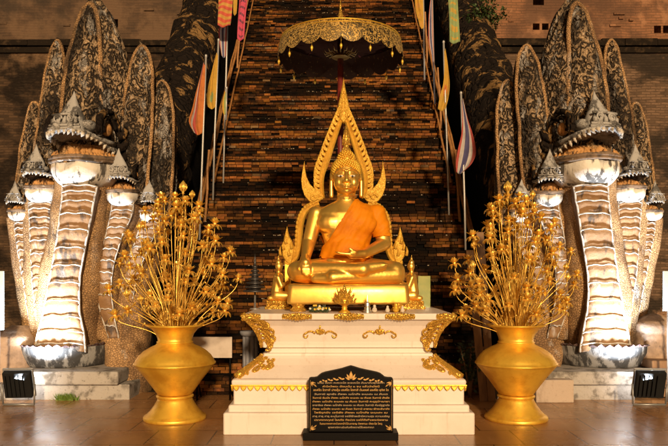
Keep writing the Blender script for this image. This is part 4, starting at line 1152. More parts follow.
    head(122.5, 186, 9.4, .36, 2 if s > 0 else -9, .74, 0 if s > 0 else 6)
    head(151, 207, 9.6, .27, 0, .76)
    return nag
nagas = [build_naga(1), build_naga(-1)]

# plinths below the nagas
for s in (1, -1):
    def N(px, py, Y): return Vector((s * (px - CN) * Y / F - .014, Y, CAM_Z - (py - HY) * Y / F))
    a = N(30, 0, 8.96).x; b = N(129, 0, 8.96).x; x0, x1 = min(a, b), max(a, b)
    pn = thing('stone_plinth', ((x0 + x1) / 2, 9.7, 0), 'two-tier grey stone plinth under the naga bowl, %s' % ('with a tuft of grass at its foot' if s > 0 else 'beside the upright concrete block'), 'plinth', 'plinths under the nagas')
    mb = MB(); mb.box((x0 - .5, 8.98, -.02), (x1, 10.6, .195)); mb.build('lower_tier', slab_m, pn, bevel=.015)
    a = N(6, 0, 8.9).x; b = N(118, 0, 8.9).x; x0, x1 = min(a, b), max(a, b)
    mb = MB(); mb.box((x0, 8.9, .198), (x1, 10.5, .37)); mb.build('upper_slab', slab_m, pn, bevel=.02)
# ------------------------------------------------------------------ vases with gilded lotus bouquets
leafy = M('dark_leaf', (.025, .04, .014), [dict(s=6, lo=.4, hi=.7, c=(.045, .06, .02))], rough=.6)
def blossom_mesh():
    mb = MB()
    def petal(ang, L, w, lift, curl, r0, z0):
        rows = []
        for i in range(5):
            t = i / 4; r_ = r0 + L * t * math.cos(lift + curl * t); z = z0 + L * t * math.sin(lift + curl * t); ww = w * math.sin(PI * (.12 + .86 * t)) * 1.0
            row = []
            for j in (-1, -.4, .4, 1):
                x = r_; y = j * ww; zz = z + .25 * ww * j * j
                row.append(Vector((x * math.cos(ang) - y * math.sin(ang), x * math.sin(ang) + y * math.cos(ang), zz)))
            rows.append(row)
        mb.loft(rows, caps=False, closed=False)
    for k in range(9): petal(2 * PI * k / 9, .1, .021, .15, -.75, .012, .003)
    for k in range(8): petal(2 * PI * (k + .5) / 8, .09, .02, .55, .1, .01, .012)
    for k in range(6): petal(2 * PI * k / 6, .07, .018, 1.1, .3, .012, .018)
    mb.lathe([(.004, -.03), (.014, -.018), (.02, 0), (.022, .02), (.016, .035), (.003, .04)], 8)
    return mb
def bud_mesh():
    mb = MB(); mb.lathe([(.006, -.05), (.02, -.04), (.012, -.025), (.03, -.005), (.044, .03), (.046, .06), (.035, .09), (.016, .115), (.003, .13)], 14)
    for k in range(8):
        t = 2 * PI * k / 8; mb.tube([(.03 * math.cos(t), .03 * math.sin(t), 0), (.05 * math.cos(t), .05 * math.sin(t), .04), (.042 * math.cos(t), .042 * math.sin(t), .085)], [.008, .01, .003], 5)
    return mb
bl_proto = blossom_mesh().build('lotus_blossom', gold_dark, None, recalc=False)
bd_proto = bud_mesh().build('lotus_bud', gold_dark, None)
for pr in (bl_proto, bd_proto): col.objects.unlink(pr)
def vase(px, side):
    Yv = 7.78; X = P(px, 0, Yv).x
    v = thing('brass_vase', (X, Yv, 0), 'big brass vase with flared foot on the floor by the %s' % ('white sign board' if side == 'left' else 'leaning planks'), 'vase', 'brass vases beside the plinth')
    mb = MB(); c = (X, Yv, 0)
    mb.lathe([(.1, 0), (.34, 0), (.345, .012), (.345, .03), (.335, .045), (.31, .055), (.305, .065), (.27, .1), (.225, .16), (.195, .215), (.185, .245)], 64, c); mb.build('foot', gold_matt, v)
    mb = MB(); mb.lathe([(.19, .24), (.205, .25), (.205, .265), (.19, .275), (.17, .275), (.17, .24)], 64, c); mb.build('foot_ring', gold_matt, v)
    mb = MB(); mb.lathe([(.17, .27), (.195, .29), (.245, .36), (.31, .45), (.375, .53), (.425, .59), (.437, .612), (.448, .617), (.449, .628), (.438, .634), (.428, .66), (.395, .71), (.34, .76), (.27, .8), (.215, .825), (.195, .845), (.19, .85)], 72, c); mb.build('belly', gold_matt, v)
    mb = MB(); mb.lathe([(.19, .845), (.2, .85), (.2, .862), (.187, .868), (.19, .9), (.21, .95), (.25, 1.0), (.3, 1.03), (.32, 1.037), (.322, 1.048), (.315, 1.055), (.27, 1.02), (.2, .95), (.17, .87)], 64, c); mb.build('neck', gold_matt, v)
    r2 = random.Random(11 if side == 'left' else 23)
    n = 94
    base = Vector((X, Yv, .98))
    for i in range(n + 1):
        top = i == n
        u = (i + .5) / n
        h = .1 + 1.34 * (1 - u) ** 1.05 if not top else 1.5
        env = .66 * min(1, (1.62 - h) / .95) ** .8 if h > .3 else .6
        rad = env * math.sqrt(r2.uniform(.2, 1.0)) if not top else .09 
        if i % 3 == 0 and not top: rad = env * r2.uniform(.95, 1.12)
        th = i * 2.399963 + r2.uniform(-.3, .3)
        if top: th = 0 if side == 'left' else PI
        e = Vector((rad * math.cos(th), rad * .8 * math.sin(th), 0))
        p0 = base + Vector((e.x * .16 + r2.uniform(-.06, .06), e.y * .16 + r2.uniform(-.06, .06), -.1))
        p3 = base + e + Vector((0, 0, h + .06))
        sag = .1 if rad > .3 else .0
        p1 = base + e * .35 + Vector((0, 0, h * .6)); p2 = base + e * 1.0 + Vector((0, 0, h * .7 - sag * .3))
        path = []
        for q_ in range(13):
            t = q_ / 12; path.append(p0 * (1-t)**3 + p1 * 3*t*(1-t)**2 + p2 * 3*t*t*(1-t) + p3 * t**3)
        mb = MB(); mb.tube(path, [.006 - .002 * q_ / 12 for q_ in range(13)], 5)
        # small gilt leaves along the stem
        for t in (.45, .6, .75, .88):
            if r2.random() < .3:
                a = path[int(t * 12)]; d = Vector((r2.uniform(-1, 1), r2.uniform(-1, 1), r2.uniform(.2, 1))).normalized() * .075
                w_ = d.cross(Vector((0, 0, 1))).normalized() * .014
                mb.prism([a, a + d * .4 + w_, a + d, a + d * .4 - w_], (0, 0, .003))
                mb.ell(a + d * 1.0, (.011, .011, .013), 6, 4)
        st = mb.build('gilded_lotus_stem', gold_dark); o_loc(st, p0)
        tag(st, 'gilded lotus with closed bud, topmost in the vase by the %s' % ('white sign board' if side == 'left' else 'leaning planks') if top else
            'gilded metal lotus stem fanned out in the brass vase by the %s' % ('white sign board' if side == 'left' else 'leaning planks'), 'metal flower', 'gilded lotus stems in the vase by the %s' % ('sign board' if side == 'left' else 'planks'))
        bs = (bd_proto if (top or r2.random() < .06) else bl_proto).copy(); col.objects.link(bs); bs.parent = st
        bs.location = path[-1] - p0
        d = (path[-1] - path[-2]).normalized() * .6 + Vector((0, 0, 1)) + e * .3
        bs.rotation_euler = d.to_track_quat('Z', 'X').to_euler()
        sc_ = (r2.uniform(.72, 1.0) if bs.data != bd_proto.data else .6) if not top else .85; bs.scale = (sc_,) * 3
    # loose lower rosettes hanging over the rim
    return v
vase(175, 'left'); vase(516, 'right')

# ------------------------------------------------------------------ flags and banners
aluminium = M('flag_pole_metal', (.42, .4, .38), metal=.4, rough=.45)
def fab(n, c, **k):
    c = tuple(x * .72 + .008 for x in c)
    return M(n, c, [dict(s=9, lo=.45, hi=.75, c=tuple(x * .7 for x in c))], rough=.8, sheen=.1, **k)
F_red, F_white, F_blue = fab('flag_red', (.42, .05, .035)), fab('flag_white', (.5, .45, .42)), fab('flag_blue', (.06, .055, .16))
F_yel, F_ora, F_pink, F_org2, F_grn, F_dark = fab('flag_yellow', (.6, .33, .02)), fab('flag_orange', (.6, .17, .02)), fab('banner_pink', (.62, .06, .12)), fab('banner_red', (.62, .09, .04)), fab('banner_green', (.28, .36, .12)), fab('banner_print', (.1, .02, .05))
F_gold = fab('banner_gold', (.6, .3, .05))
def flag(name, Y, polep, rows, bands, label, cat, group, rod=None, n=28, ripple=.05, across=True, printing=None):
    """polep: pixel polyline of the pole; rows: (py, xl, xr); bands: list of (fraction end, material)"""
    base = P(*polep[-1], Y) if polep else P(rows[0][1], rows[0][0], Y)
    t = thing(name, base, label, cat, group)
    if polep:
        mb = MB(); mb.tube([P(x, y, Y) for x, y in polep], .016, 8); a = P(*polep[0], Y); mb.ell(a, (.022, .022, .03), 8, 6); mb.build('pole', aluminium, t)
    if rod:
        mb = MB(); mb.tube([P(*rod[0], Y), P(*rod[1], Y)], .014, 6); mb.build('hanging_rod', bamboo, t)
    mats = [b[1] for b in bands]
    mb = MB(); nu = 20; grid = []
    for i in range(n + 1):
        py, xl, xr = interp(rows, i / n)
        row = []
        for j in range(nu + 1):
            u = j / nu; p = P(lerp(xl, xr, u), py + 1.2 * math.sin(u * 5 + i * .2), Y)
            w_ = abs(xr - xl) * Y / F
            p.y += (math.sin(u * 9 + i * .18 + Y) * ripple + noise.noise(Vector((u * 2, i * .15, Y))) * ripple) * min(1, w_ * 5) * (u if polep else 1) - .02
            row.append(p)
        grid.append(row)
    vs = [p for r_ in grid for p in r_]; m = nu + 1
    for i in range(n):
        for j in range(nu):
            u = (j + .5) / nu if across else (i + .5) / n
            mi = next(k_ for k_, b in enumerate(bands) if u <= b[0])
            if printing: mi = printing(i / n, (j + .5) / nu, mi)
            mb.cur = mi; mb.add([vs[i*m+j], vs[i*m+j+1], vs[(i+1)*m+j+1], vs[(i+1)*m+j]], [(0, 1, 2, 3)])
    mb.cur = 0
    o = mb.build('cloth', mats, t, smooth=True)
    bm = bmesh.new(); bm.from_mesh(o.data); bmesh.ops.remove_doubles(bm, verts=bm.verts[:], dist=1e-5); bmesh.ops.recalc_face_normals(bm, faces=bm.faces[:]); bm.to_mesh(o.data); bm.free()
    md = o.modifiers.new('t', 'SOLIDIFY'); md.thickness = .004
    return t
thai = [(.17, F_red), (.34, F_white), (.66, F_blue), (.83, F_white), (1, F_red)]
def prt(period, lo, w_=.12):
    def f(v, u, mi):
        if .15 < u < .85 and (v * period) % 1 < .35 and ((u * 5 + int(v * period)) % 1) > .3: return lo
        return mi
    return f
G = 'flags and banners beside the stairs'
flag('cloth_banner', 12.2, None, [(-14, 218, 233), (0, 218.5, 233), (14, 218.3, 232), (26.5, 218, 230.5)], [(1, F_org2), (1, F_gold)], 'wide orange-red hanging banner with gold bands at the top of the left balustrade', 'banner', G, ((217, -14), (247, -14)), printing=lambda v, u, mi: 1 if (v * 7) % 1 < .28 else 0, ripple=.02)
flag('cloth_banner', 12.0, None, [(-14, 239.5, 248), (0, 239.3, 247.5), (20, 238.2, 245.5), (40, 237.4, 244.2)], [(1, F_pink), (1, F_dark)], 'narrow pink hanging banner with dark printed marks nearest the stair bricks', 'banner', G, ((238, -13.5), (262, -15)), printing=prt(9, 1), ripple=.02)
flag('cloth_strip', 12.5, None, [(-12, 233, 238), (0, 233.3, 237.5), (15, 233.6, 236.6)], [(1, F_yel)], 'short yellow cloth strip hanging between the red and pink banners', 'banner', G, ((232, -12), (239.5, -12)), ripple=.02)
flag('national_flag', 12.6, [(227.5, 22), (226.5, 60), (224.5, 130), (222.8, 205)], [(26, 226.8, 220.5), (34, 226.6, 219.0), (46, 226.2, 220.0), (57, 225.8, 221.5)], thai, 'furled striped national flag under the orange-red banner', 'flag', G, ripple=.03)
flag('yellow_flag', 11.6, [(218.5, 40), (217, 80), (214.5, 140), (213, 200)], [(54, 218.2, 216.5), (70, 217.6, 212.5), (86, 216.8, 209.0), (100, 216.2, 206.8), (108, 215.8, 207.2)], [(1, F_yel), (1, F_grn)], 'yellow triangular-hanging flag with faint emblem in front of the left balustrade', 'flag', G, printing=lambda v, u, mi: 1 if (v - .68) ** 2 * 8 + (u - .5) ** 2 < .05 else 0)
flag('orange_flag', 10.9, [(206, 56), (204, 110), (201.5, 180), (199.5, 240)], [(64, 205.6, 203.5), (85, 205, 198.0), (105, 204.2, 193.5), (122, 203.4, 190), (134, 202.5, 194)], [(.6, F_ora), (.8, F_red), (.9, F_white), (1, F_ora)], 'orange flag with red and white edge hanging on the pole nearest the left naga', 'flag', G)
flag('pennant', 11.8, [(226.5, 88), (226, 120)], [(92, 226.3, 225), (102, 226.2, 222.5), (114, 226.0, 223)], [(.5, F_grn), (1, F_yel)], 'tiny green and yellow pennant low on the left bamboo rail', 'flag', G, ripple=.02)
flag('yellow_flag', 12.3, [(423, -8), (424, 30), (424.6, 80)], [(-6, 422.8, 414.5), (8, 423.2, 415.2), (20, 423.6, 418), (28, 423.8, 419.2)], [(1, F_yel), (1, F_gold)], 'ochre yellow flag at the very top, beside the right bamboo rail', 'flag', G, printing=prt(4, 1))
flag('national_flag', 12.0, [(432, -6), (433, 40), (435, 104)], [(0, 432.2, 430.5), (18, 432.6, 428.6), (40, 433.2, 428.4), (56, 433.8, 431.4), (67, 434, 432.4)], thai, 'furled striped national flag beside the yellow flags high on the right', 'flag', G, ripple=.03)
flag('cloth_banner', 12.4, None, [(-14, 447.5, 457.0), (0, 448.2, 457.4), (20, 449, 458.6), (43, 449.2, 460)], [(1, F_grn), (1, F_yel)], 'pale green hanging banner with yellow print on the right balustrade', 'banner', G, ((446, -14), (460, -15)), printing=prt(8, 1), ripple=.02)
flag('yellow_flag', 11.4, [(443.6, 42), (445, 90), (447.5, 160), (449, 215)], [(50, 444, 445.4), (66, 444.3, 447.6), (84, 443.0, 449), (98, 439.6, 448), (110, 437.6, 446)], [(1, F_yel), (1, F_ora)], 'golden yellow flag hanging in a point under the pale green banner', 'flag', G, printing=lambda v, u, mi: 1 if (v - .6) ** 2 * 6 + (u - .5) ** 2 < .06 else 0)
flag('national_flag', 10.7, [(461, 93), (462.5, 140), (464.5, 200), (465.5, 250)], [(100, 461.4, 463), (118, 462.0, 467.5), (134, 461.0, 472.5), (150, 457.6, 475.4), (164, 455.6, 471), (173, 456, 463)], thai, 'open red, white and blue national flag nearest the right naga', 'flag', G, ripple=.04)

# ------------------------------------------------------------------ things on and around the plinth
# kneeling gilded disciples
def disciple(x, y, face, label):
    z0 = 1.2; t = thing('kneeling_disciple', (x, y, z0), label, 'figurine', 'kneeling gilded disciples')
    D = lambda a, b, c: Vector((x + face * (-b), y + a * .6, z0 + .1 + c))
    mb = MB()
    mb.capsule(D(0, .02, .09), D(0, 0, .27), .07, .062, 10); mb.ell(D(0, 0, .27), (.05, .085, .05), 10, 7); mb.capsule(D(0, 0, .3), D(0, 0, .36), .028, .026, 8)
    mb.ell(D(0, -.005, .40), (.045, .045, .055), 12, 8)
    for s in (-1, 1):
        mb.capsule(D(s * .05, .02, .06), D(s * .07, -.14, .055), .06, .045, 10); mb.capsule(D(s * .07, -.13, .03), D(s * .06, .1, .03), .036, .03, 8)
        mb.capsule(D(s * .1, 0, .27), D(s * .12, -.04, .17), .03, .026, 8); mb.capsule(D(s * .12, -.04, .17), D(s * .014, -.12, .22), .025, .018, 8)
        mb.capsule(D(s * .014, -.12, .22), D(s * .01, -.13, .29), .017, .009, 8)
    mb.lathe([(.03, .44), (.034, .455), (.018, .475), (.012, .5), (.003, .54)], 10, D(0, 0, 0))
    remesh(mb, 'body', gold, t, .009, 2)
    mb = MB(); mb.box((x - .15, y - .11, z0 - .0), (x + .15, y + .11, z0 + .035)); mb.box((x - .13, y - .1, z0 + .036), (x + .13, y + .1, z0 + .1))
    for k_ in range(9): mb.ell((x - .12 + k_ * .03, y - .1, z0 + .07), (.015, .012, .028), 8, 5)
    mb.build('base', gold_carved, t)
disciple(P(278.5, 0, 8.2).x, 8.2, 1, 'small gilded kneeling figure beside the dark tiered ornament')
disciple(P(411.5, 0, 8.2).x, 8.2, -1, 'small gilded kneeling figure in front of the green glass panel')
# dark tiered ornament
bronze = M('dark_bronze', (.045, .042, .042), metal=.5, rough=.4)
Yc = 8.1; p = P(255, 0, Yc); t = thing('tiered_ornament', (p.x, Yc, 1.2), 'dark metal tiered spire on a thin rod at the plinth corner', 'ornament')
mb = MB(); mb.lathe([(.06, .0), (.06, .015), (.012, .02), (.01, .2)], 14, (p.x, Yc, 1.2)); mb.build('stand', steel_m := M('dull_steel', (.3, .29, .28), metal=.6, rough=.45), t)
mb = MB(); z = 1.40; prof_ = [(.01, 0)]
for i in range(7):
    r_ = .135 * (1 - i / 7.6); zz = i * .047; prof_ += [(r_, zz + .002), (r_ * 1.04, zz + .012), (r_ * .95, zz + .026), (r_ * .5, zz + .03), (r_ * .5, zz + .045)]
prof_ += [(.012, .33), (.016, .36), (.008, .4), (.002, .45)]
mb.lathe(prof_, 24, (p.x, Yc, z)); mb.build('tiers', bronze, t)
# green glass panel
glassy = M('green_glass', (.2, .24, .06), [dict(s=5, lo=.4, hi=.7, c=(.3, .3, .07))], rough=.2, coat=.5)
a = P(418, 307, 8.5); b = P(430.5, 276, 8.5); mb = MB(); mb.box((a.x, 8.5, 1.2), (b.x, 8.53, b.z)); o = mb.build('glass_panel', glassy, bevel=.004); o_loc(o, (a.x, 8.5, 1.2)); tag(o, 'upright green-yellow glass panel at the back corner of the plinth', 'panel')
# offering stand in front of the Buddha
Yo = 7.3; p = P(344.5, 0, Yo); t = thing('offering_stand', (p.x, Yo, 1.205), 'ornate gilded footed dish with flame petals before the throne', 'offering stand')
mb = MB(); c = (p.x, Yo, 1.205)
mb.lathe([(.02, 0), (.06, 0), (.062, .012), (.04, .022), (.026, .04), (.032, .055), (.024, .07), (.05, .085), (.105, .1), (.115, .112), (.1, .115), (.085, .12), (.085, .145), (.095, .15), (.09, .155), (.062, .16), (.06, .19), (.07, .195), (.03, .2)], 32, c); mb.build('dish', gold_matt, t)
mb = MB()
for n_, r_, z_, h_ in ((14, .105, .105, .05), (12, .088, .15, .055), (9, .06, .19, .07)):
    for k_ in range(n_):
        a_ = 2 * PI * k_ / n_; e = Vector((math.cos(a_), math.sin(a_), 0)); o_ = Vector(c) + e * r_ + Vector((0, 0, z_)); u_ = Vector((-e.y, e.x, 0)) * .02
        mb.prism([o_ - u_, o_ + u_, o_ + u_ * .7 + e * .012 + Vector((0, 0, h_ * .5)), o_ + e * .022 + Vector((0, 0, h_)), o_ - u_ * .7 + e * .012 + Vector((0, 0, h_ * .5))], e * .006)
mb.lathe([(.02, .19), (.03, .21), (.014, .23), (.02, .25), (.003, .3)], 10, c)
mb.build('flame_petals', gold_carved, t)
# small silver chedi
silver = M('silver', (.55, .52, .5), metal=.85, rough=.3)
Yo = 7.33; p = P(367.5, 0, Yo); mb = MB(); mb.lathe([(.045, 0), (.045, .025), (.036, .028), (.036, .05), (.028, .052), (.028, .07), (.03, .075), (.026, .1), (.012, .115), (.01, .13), (.007, .15), (.002, .185)], 14, (p.x, Yo, 1.206))
o = mb.build('model_chedi', silver, None, smooth=False); o_loc(o, (p.x, Yo, 1.206)); tag(o, 'little silver model pagoda among the offerings', 'model')
# little offering figures
ceram = M('white_ceramic', (.6, .52, .42), rough=.35); 
for i, (px, h, m_, lab) in enumerate([(374.5, .085, ceram, 'tiny white ceramic figure next to the silver pagoda'), (387.5, .075, ceram, 'tiny pale elephant-like figure near the gilt rim'), (396, .1, gold_matt, 'tiny gilded figure among the offerings'), (402.5, .07, ceram, 'tiny white figure beside the throne leg')]):
    p = P(px, 0, Yo); mb = MB()
    mb.ell((p.x, Yo, 1.206 + h * .3), (h * .34, h * .3, h * .3), 10, 8); mb.ell((p.x, Yo - .005, 1.206 + h * .78), (h * .2, h * .2, h * .23), 10, 8); mb.capsule((p.x, Yo, 1.206 + h * .4), (p.x, Yo, 1.206 + h * .7), h * .18, h * .14, 8)
    for s in (-1, 1): mb.capsule((p.x + s * h * .2, Yo - .01, 1.206 + h * .5), (p.x + s * h * .06, Yo - h * .3, 1.206 + h * .42), h * .09, h * .07, 6)
    o = remesh(mb, 'offering_figure', m_, None, .005, 2); o_loc(o, (p.x, Yo, 1.206)); tag(o, lab, 'figurine', 'small offerings on the plinth')
# flower offerings
fl_y, fl_w = M('flower_yellow', (.7, .45, .05), rough=.6), M('flower_white', (.7, .66, .55), rough=.6)
for i, (px, lab) in enumerate([(315.5, 'small bunch of yellow and white flowers near the throne leg'), (325, 'small leafy flower bunch beside the offering stand')]):
    p = P(px, 0, Yo); t = thing('flower_offering', (p.x, Yo, 1.206), lab, 'flowers', 'small offerings on the plinth')
    mb = MB()
    for k_ in range(34):
        a_ = rnd.uniform(0, 2 * PI); el = rnd.uniform(.2, 1.3); L = rnd.uniform(.05, .1); d = Vector((math.cos(a_) * math.cos(el), math.sin(a_) * math.cos(el) * .6, math.sin(el))) * L; o_ = Vector((p.x + rnd.uniform(-.04, .04), Yo + rnd.uniform(-.02, .02), 1.21)); w_ = d.cross(Vector((0, 1, .3))).normalized() * .013
        mb.prism([o_, o_ + d * .5 + w_, o_ + d, o_ + d * .5 - w_], (0, .002, 0))
    mb.build('leaves', leafy, t)
    mb = MB()
    for k_ in range(9):
        mb.cur = k_ % 2; mb.ell((p.x + rnd.uniform(-.06, .06), Yo - .02 + rnd.uniform(-.02, .01), 1.206 + rnd.uniform(.03, .085)), (.014, .014, .012), 8, 6)
    mb.build('petals', [fl_y, fl_w], t)

# ------------------------------------------------------------------ clutter behind
board_m = M('sign_board', (.5, .42, .35), [dict(s=4, lo=.45, hi=.7, c=(.42, .34, .27)), dict(s=26, sc=(1, 1, 3), lo=.6, hi=.75, c=(.38, .27, .2), mul=.4)], rough=.6)
Ys = 8.9; a = P(191, 358, Ys); b = P(232, 337, Ys); t = thing('sign_board', ((a.x + b.x) / 2, Ys, 0), 'blank pale sign board on thin black legs behind the brass vase', 'sign')
mb = MB(); mb.box((a.x, Ys, a.z), (b.x, Ys + .02, b.z)); mb.build('panel', board_m, t, bevel=.003)
for x in (a.x + .07, b.x - .03):
    mb = MB(); mb.tube([(x, Ys + .035, b.z - .03), (x, Ys + .035, 0)], .012, 6); mb.tube([(x, Ys + .04, .3), (x, Ys + .3, .0)], .01, 6); mb.build('leg', black_m2 if 'black_m2' in globals() else granite, t)
# grey fluted stand behind the plinth
grey_st = M('grey_blue_paint', (.2, .2, .22), [dict(s=8, lo=.5, hi=.7, c=(.12, .12, .13))], rough=.6)
Yg = 9.1; p = P(250.5, 0, Yg); zc = P(0, 331, Yg).z; t = thing('pot_stand', (p.x, Yg, 0), 'grey fluted stand with a round cap behind the plinth corner', 'stand')
mb = MB()
for k_ in range(8):
    a_ = 2 * PI * (k_ + .5) / 8; mb.tube([(p.x + .075 * math.cos(a_), Yg + .075 * math.sin(a_), .05), (p.x + .075 * math.cos(a_), Yg + .075 * math.sin(a_), zc - .06)], .03, 8)
mb.build('column', grey_st, t)
mb = MB(); mb.lathe([(.02, zc - .07), (.11, zc - .065), (.13, zc - .045), (.14, zc - .02), (.135, zc), (.02, zc + .005)], 24, (p.x, Yg, 0)); mb.lathe([(.02, 0), (.14, 0), (.14, .05), (.11, .06), (.02, .06)], 24, (p.x, Yg, 0)); mb.build('cap', grey_st, t)
# leaning planks
plank_m = M('old_plank', (.2, .105, .045), [dict(s=4, sc=(4, 4, .4), lo=.45, hi=.7, c=(.11, .055, .025))], rough=.8)
for i, (x0, y0_, x1, y1_, lab) in enumerate([(492, 392, 480, 232, 'taller brown plank leaning behind the brass vase'), (484, 392, 470, 250, 'shorter brown plank leaning behind the brass vase, nearer the plinth')]):
    a = P(x0, 0, 8.85); a.z = 0; b = P(x1, y1_, 9.15); d = (b - a); mb = MB(); sd2 = Vector((1, 0, 0)) * .05
    mb.prism([a - sd2, a + sd2, b + sd2, b - sd2], (0, .03, 0), bev=.004); o = mb.build('wooden_plank', plank_m); o_loc(o, a); tag(o, lab, 'plank', 'planks leaning by the stairs')
# concrete block behind the right vase
conc = M('pale_concrete', (.42, .33, .26), [dict(s=4, sc=(1, 1, .5), lo=.5, hi=.68, c=(.2, .14, .1), mul=.8), dict(s=24, lo=.55, hi=.75, c=(.3, .22, .17))], rough=.85, bumps=[dict(s=18, h=.015, st=.5)])
a = P(536, 403, 8.75); b = P(574, 380, 8.75); mb = MB(); mb.box((a.x, 8.75, 0), (b.x, 9.02, b.z)); o = mb.build('concrete_block', conc, bevel=.012); o_loc(o, ((a.x + b.x) / 2, 8.88, 0)); tag(o, 'pale concrete block lying on the floor between the brass vase and the naga plinth', 'block')
# weathered stones at both picture edges
stone_m = M('weathered_stone', (.42, .29, .2), [dict(s=2.5, lo=.48, hi=.68, c=(.2, .14, .1), mul=.8), dict(s=14, lo=.58, hi=.72, c=(.1, .07, .05), mul=.7)], rough=.9, bumps=[dict(s=7, h=.05, st=.6), dict(s=30, h=.01, st=.4)])
def boulder(px0, px1, py_top, Y, z0, label):
    a = P(px0, 0, Y).x; b = P(px1, 0, Y).x; zt = P(0, py_top, Y).z; mb = MB(); rings = []
    for i in range(31):
        t_ = i / 30; z = lerp(z0, zt, t_); k_ = (1 - .12 * t_) * (1 if t_ < .75 else math.sqrt(max(.03, 1 - ((t_ - .75) / .27) ** 2)))
        ring_ = []
        for q_ in range(30):
            an = 2 * PI * q_ / 30; c_, s_ = math.cos(an), math.sin(an); e = .55
            p_ = Vector(((a + b) / 2 + (b - a) / 2 * k_ * math.copysign(abs(c_) ** e, c_), Y + .42 + .4 * k_ * math.copysign(abs(s_) ** e, s_), z))
            p_ += Vector((noise.noise(p_ * 3), noise.noise(p_ * 3 + Vector((5, 0, 0))), 0)) * .06 + Vector((0, 0, noise.noise(p_ * 5) * .03)) + (p_ - Vector(((a + b) / 2, Y + .42, p_.z))) * (.12 * noise.noise(p_ * 2.2 + Vector((0, 7, 0))) - .05 * (1 if (z * 5) % 1 < .18 else 0)); ring_.append(p_)
        rings.append(ring_)
    mb.loft(rings); o = mb.build('stone_block', stone_m); o_loc(o, ((a + b) / 2, Y + .42, z0)); tag(o, label, 'stone', 'weathered stones outside the nagas')
boulder(-14, 27, 328, 9.15, 0, 'rounded weathered stone standing on the floor behind the floodlight')
boulder(639, 690, 316, 9.25, .42, 'rounded weathered stone resting on the brown wooden block')
a = P(654, 0, 9.0); mb = MB(); 
for k_ in range(4): mb.box((a.x + .0, 9.05, .02 + k_ * .12), (a.x + 1.0, 10.0, .13 + k_ * .12))
o = mb.build('wooden_block', plank_m, bevel=.01); o_loc(o, (a.x + .5, 9.5, 0)); tag(o, 'brown wooden block of stacked boards under the weathered stone', 'block')
# pale panels at the picture edges
panel_m = M('pale_acrylic', (.45, .52, .5), rough=.35)
for px0, px1, y0_, y1_, lab in ((-26, 3.5, 330, 271, 'pale upright panel on posts by the rounded stone, before the darker wall'), (663.5, 694, 311, 271, 'pale upright panel on posts above the stacked wooden boards')):
    Yp = 8.8; a = P(px0, y0_, Yp); b = P(px1, y1_, Yp); t = thing('notice_panel', ((a.x + b.x) / 2, Yp, 0), lab, 'sign', 'pale notice panels')
    mb = MB(); mb.box((a.x, Yp, a.z), (b.x, Yp + .025, b.z)); mb.build('panel', panel_m, t, bevel=.003)
    for x in (a.x + .08, b.x - .08):
        mb = MB(); mb.tube([(x, Yp + .045, b.z - .03), (x, Yp + .045, 0)], .016, 6); mb.build('post', steel_m, t)
# shrubs
def shrub(base, h, rad, n, mat, label, seed, leaf=.07):
    r3 = random.Random(seed); t = thing('leafy_shrub', base, label, 'shrub', None)
    ms, ml = MB(), MB()
    for i in range(9):
        a_ = r3.uniform(0, 2 * PI); e = Vector(base) + Vector((math.cos(a_) * rad * r3.uniform(.2, .9), math.sin(a_) * rad * r3.uniform(.2, .7), h * r3.uniform(.5, 1)))
        m_ = Vector(base).lerp(e, .5) + Vector((0, 0, .08)); ms.tube([base, m_, e], [.018, .012, .004], 5)
        for k_ in range(n // 9):
            f = r3.uniform(.3, 1.05); o_ = (Vector(base).lerp(m_, f * 2) if f < .5 else m_.lerp(e, f * 2 - 1)) + Vector((r3.gauss(0, 1), r3.gauss(0, 1), r3.gauss(0, 1))) * rad * .16
            d = Vector((r3.uniform(-1, 1), r3.uniform(-1, 1), r3.uniform(-.6, .8))).normalized() * leaf * r3.uniform(.6, 1.3); w_ = d.cross(Vector((r3.uniform(-1, 1), r3.uniform(-1, 1), 1))).normalized() * leaf * .27
            tt = r3.uniform(.6, 1.5); ml.tint = (tt, tt, tt)
            ml.add([o_, o_ + d * .5 + w_, o_ + d, o_ + d * .5 - w_], [(0, 1, 2, 3)], False)
    ms.build('stem', plank_m, t); ml.build('foliage', mat, t, recalc=False)
leaf_t = M('shrub_leaf', (.03, .055, .012), rough=.55, tint=True)
shrub(P(486, 36, 15.5), .75, .5, 700, leaf_t, 'green shrub growing on the balustrade beneath the orange wall', 3, .09)
shrub(P(474, 36, 15.2), .5, .35, 300, leaf_t, 'smaller sprig of leaves beside the green balustrade shrub', 8, .08)
p = P(470, 0, 9.15); shrub(Vector((p.x, 9.15, 0)), .7, .3, 420, leafy, 'dark drooping shrub on the floor between the plinth and the leaning planks', 5, .08)
# grass tuft at the foot of the left plinth
gr_m = M('grass_blade', (.09, .16, .02), [dict(s=20, lo=.4, hi=.7, c=(.14, .19, .03))], rough=.6)
mb = MB()
for i in range(170):
    px = rnd.gauss(66, 5); b_ = P(px, 0, 8.93); b_ = Vector((b_.x, 8.93 + rnd.uniform(-.03, .03), 0)); d = Vector((rnd.uniform(-.06, .06), rnd.uniform(-.07, .02), rnd.uniform(.03, .11))); w_ = Vector((.006, 0, 0))
    mb.add([b_ - w_, b_ + w_, b_ + d * .6 + w_ * .7, b_ + d, b_ + d * .6 - w_ * .7], [(0, 1, 2, 3, 4)], False)
o = mb.build('grass', gr_m, recalc=False); o_loc(o, P(66, 0, 8.93) * 1.0); tag(o, kind='stuff', label='tuft of green grass at the foot of the naga plinth', cat='grass')
